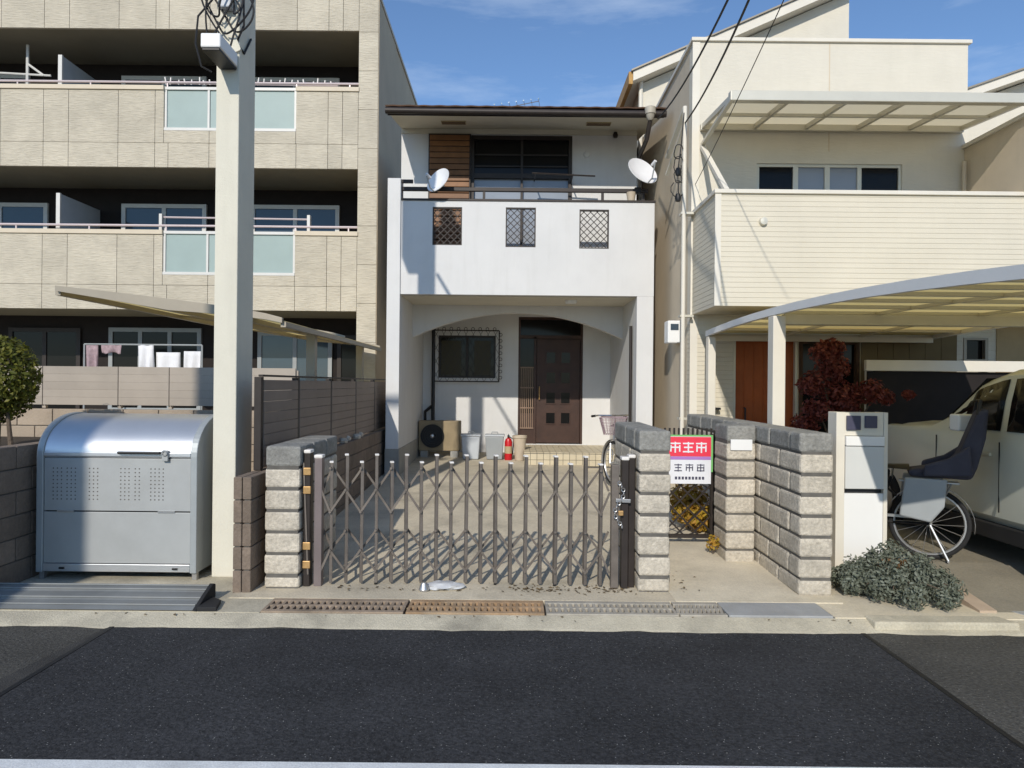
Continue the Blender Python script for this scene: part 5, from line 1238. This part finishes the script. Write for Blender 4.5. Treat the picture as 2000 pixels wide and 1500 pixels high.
b.f.append(tuple(rings[0]+k for k in range(nn))); b.f.append(tuple(rings[-1]+k for k in reversed(range(nn))))
body = obj('body', b, m_paint, car, True, sm=True)
cut = MB()
for y in (-1.28, 1.28):
    cut.tube([(-1.2,y,.30),(-.56,y,.30)], .335, 24); cut.tube([(.56,y,.30),(1.2,y,.30)], .335, 24)
co = obj('cutter', cut, m_black, None); co.matrix_world = T(Vector((5.06,6.5,.125)))
co.location = (5.06,6.5,.125); bpy.context.view_layer.update()
bo = body.modifiers.new('arch', 'BOOLEAN'); bo.object = co; bo.operation = 'DIFFERENCE'; bo.solver = 'EXACT'
dg = bpy.context.evaluated_depsgraph_get(); nm = bpy.data.meshes.new_from_object(body.evaluated_get(dg)); body.modifiers.clear(); body.data = nm
if not nm.materials: nm.materials.append(m_paint)
smooth(nm, 35)
bpy.data.objects.remove(co)
def side_pt(y, v, s_):     # v 0 at belt, 1 at roof edge, on the glasshouse side
    for a, c in zip(st, st[1:]):
        if a[0] <= y <= c[0]:
            u = (y-a[0])/(c[0]-a[0]); bw = a[2]+(c[2]-a[2])*u; bz_ = a[3]+(c[3]-a[3])*u; rw_ = a[4]+(c[4]-a[4])*u; rz_ = a[5]+(c[5]-a[5])*u
            x0_, z0_ = bw*.955, bz_+.01; x1_, z1_ = rw_, rz_-.07; xm_, zm_ = bw*.955*.55+rw_*.45, bz_*.5+rz_*.5
            if v < .5: q = v*2; return (s_*(x0_+(xm_-x0_)*q+.008), y, z0_+(zm_-z0_)*q)
            q = v*2-1; return (s_*(xm_+(x1_-xm_)*q+.008), y, zm_+(z1_-zm_)*q)
for s_ in (-1, 1):
    for (ya, yb, v0, v1) in ((-1.88,-1.32,.1,.9),(-1.24,-.62,.06,.93),(-.54,.16,.06,.93)):
        b = MB(); n_ = 8
        for i in range(n_+1):
            y = ya+(yb-ya)*i/n_
            for v in (v0, .5, v1): b.v.append(side_pt(y, v, s_))
            if i:
                k = len(b.v)-6; b.f += [(k,k+1,k+4,k+3),(k+1,k+2,k+5,k+4)]
        o = obj('side_window', b, m_glass_dark, car, True, sm=True); o.modifiers.new('t','SOLIDIFY').thickness = .004
    b = MB(); b.prism([(-.3,1.17),(-.24,1.17),(-.24,1.14),(-.3,1.14)], s_*.80, s_*.88, 'x'); b.box(min(s_*.86,s_*1.05), max(s_*.86,s_*1.05), -.38, -.24, 1.14, 1.29); mo = obj('wing_mirror', b, m_white, car, True, bev=.03)
    for y in (-1.1,-.4): obj('door_handle', MB().box(min(s_*.835,s_*.86),max(s_*.835,s_*.86),y-.1,y+.08,.93,.96), m_paint, car, True, bev=.006)
    for y in (-1.28,-.58,.3): obj('door_gap', MB().box(min(s_*.824,s_*.8325),max(s_*.824,s_*.8325),y-.003,y+.003,.45,1.06), m_black, car, True)
    obj('sill_trim', MB().box(min(s_*.74,s_*.825),max(s_*.74,s_*.825),-.93,.93,.2,.335), m_rubber, car, True, bev=.01)
    hl = obj('headlight', MB().box(min(s_*.48,s_*.745),max(s_*.48,s_*.745),1.86,2.0,.74,.9), m_chrome, car, True, bev=.03); 
    obj('tail_light', MB().box(min(s_*.66,s_*.775),max(s_*.66,s_*.775),-2.06,-1.96,.8,1.25), m_red, car, True, bev=.02)
    for y in (-1.28,1.28):
        xw = s_*.74; b = MB(); M3 = Matrix.Rotation(R(90),3,'Z'); b.torus((xw,y,.29), .225, .085, 32, 10, M3); wo = obj('wheel', b, m_rubber, car, True, sm=True)
        b = MB(); b.lathe([(0,.03),(.06,.035),(.17,.015),(.185,.03),(.185,-.05)], (xw+s_*.05,y,.29), 24, Matrix.Rotation(R(90)*s_,3,'Y')); obj('rim', b, m_silver, wo, True, sm=True)
b = MB(); 
for (y, hw_, z) in ((-.1,.60,1.61),(.25,.62,1.345),(.47,.64,1.185)): b.v += [(-hw_,y+.012,z+.012),(0,y+.03,z+.03),(hw_,y+.012,z+.012)]
b.f += [(0,1,4,3),(1,2,5,4),(3,4,7,6),(4,5,8,7)]; o = obj('windscreen', b, m_glass_dark, car, True, sm=True); o.modifiers.new('t','SOLIDIFY').thickness = .004
b = MB(); b.add([(-.6,-2.03,1.12),(.6,-2.03,1.12),(.55,-2.01,1.45),(-.55,-2.01,1.45)], [(0,1,2,3)]); o = obj('rear_window', b, m_glass_dark, car, True); o.modifiers.new('t','SOLIDIFY').thickness = .03
obj('number_plate', MB().box(-.165,.165,-2.08,-2.055,.62,.785), m_white, car, True, bev=.003); obj('underbody', MB().box(-.7,.7,-1.9,1.9,.2,.29), m_black, car, True)
obj('rear_bumper', MB().box(-.74,.74,-2.11,-1.98,.36,.58), m_paint, car, True, bev=.04)

# ================================================================== OVERHEAD CABLES
def cable(p, q, sag, r, label, grp=None):
    pts = []
    for i in range(17):
        u = i/16; a = Vector(p).lerp(Vector(q), u); a.z -= sag*4*u*(1-u); pts.append(a)
    tag(obj('overhead_cable', MB().tube(pts, r, 6), m_wire, None, sm=True), label, 'cable', grp)
hp0 = at(1285, 232, 10.2)
def far(px, Y): x, z = at(px, 0, Y); return x, Y, z
def ray(px, py, Y, p0):   # extends the cable beyond the frame from its anchor through this point
    x, z = at(px, py, Y); a = Vector((p0[0], p0[1], p0[2])); b = Vector((x, Y, z)); return tuple(a + (b-a)*1.9)
A = (hp0[0], 10.2, hp0[1])
cable(A, ray(1393, 0, 6.3, A), .28, .011, 'dark cable from the rainwater hopper corner, steepest of those overhead')
B_ = (mxx, 9.27, at(1336,240,9.28)[1]); C_ = (at(1362,360,9.3)[0], 9.40, at(1362,360,9.4)[1])
cable(B_, ray(1441, 0, 5.9, B_), .22, .011, 'dark cable rising from the top of the white conduit over the street')
cable(C_, ray(1512, 20, 6.2, C_), .1, .005, 'thin cable rising from the cream wall beside the terrace roof brace')

# ================================================================== LEAF LITTER
b = MB(); rl_ = random.Random(31)
for i in range(260):
    k = rl_.random()
    if k < .45: x, y, z = rl_.uniform(.0, 1.0), 5.47+rl_.gauss(0,.05), .004
    elif k < .7: x, y, z = rl_.uniform(-1.5, 1.2), 5.4+abs(rl_.gauss(0,.12)), .004
    elif k < .85: x, y, z = rl_.uniform(-3.2, 4.2), 4.86+rl_.gauss(0,.03), -.018
    else: x, y, z = 1.35+abs(rl_.gauss(0,.08)), rl_.uniform(5.4,6.8), .012
    a = rl_.uniform(0,6.28); L_ = rl_.uniform(.008,.022); w_ = L_*.5; t_ = rl_.uniform(.002,.012)
    b.add([(x-L_*math.cos(a), y-L_*math.sin(a), z+.002),(x+w_*math.sin(a), y-w_*math.cos(a), z+t_),(x+L_*math.cos(a), y+L_*math.sin(a), z+.003),(x-w_*math.sin(a), y+w_*math.cos(a), z+t_*.6)], [(0,1,2,3)])
me = bpy.data.meshes.new('leaf_litter'); me.from_pydata(b.v, [], b.f); me.materials.append(leafm('litter_leaf', (.08,.055,.03), (.2,.14,.07), .1))
o = bpy.data.objects.new('leaf_litter', me); COL.objects.link(o); o['kind'] = 'stuff'; tag(o, 'dry leaf crumbs scattered along the gate and gutter', 'leaf litter')
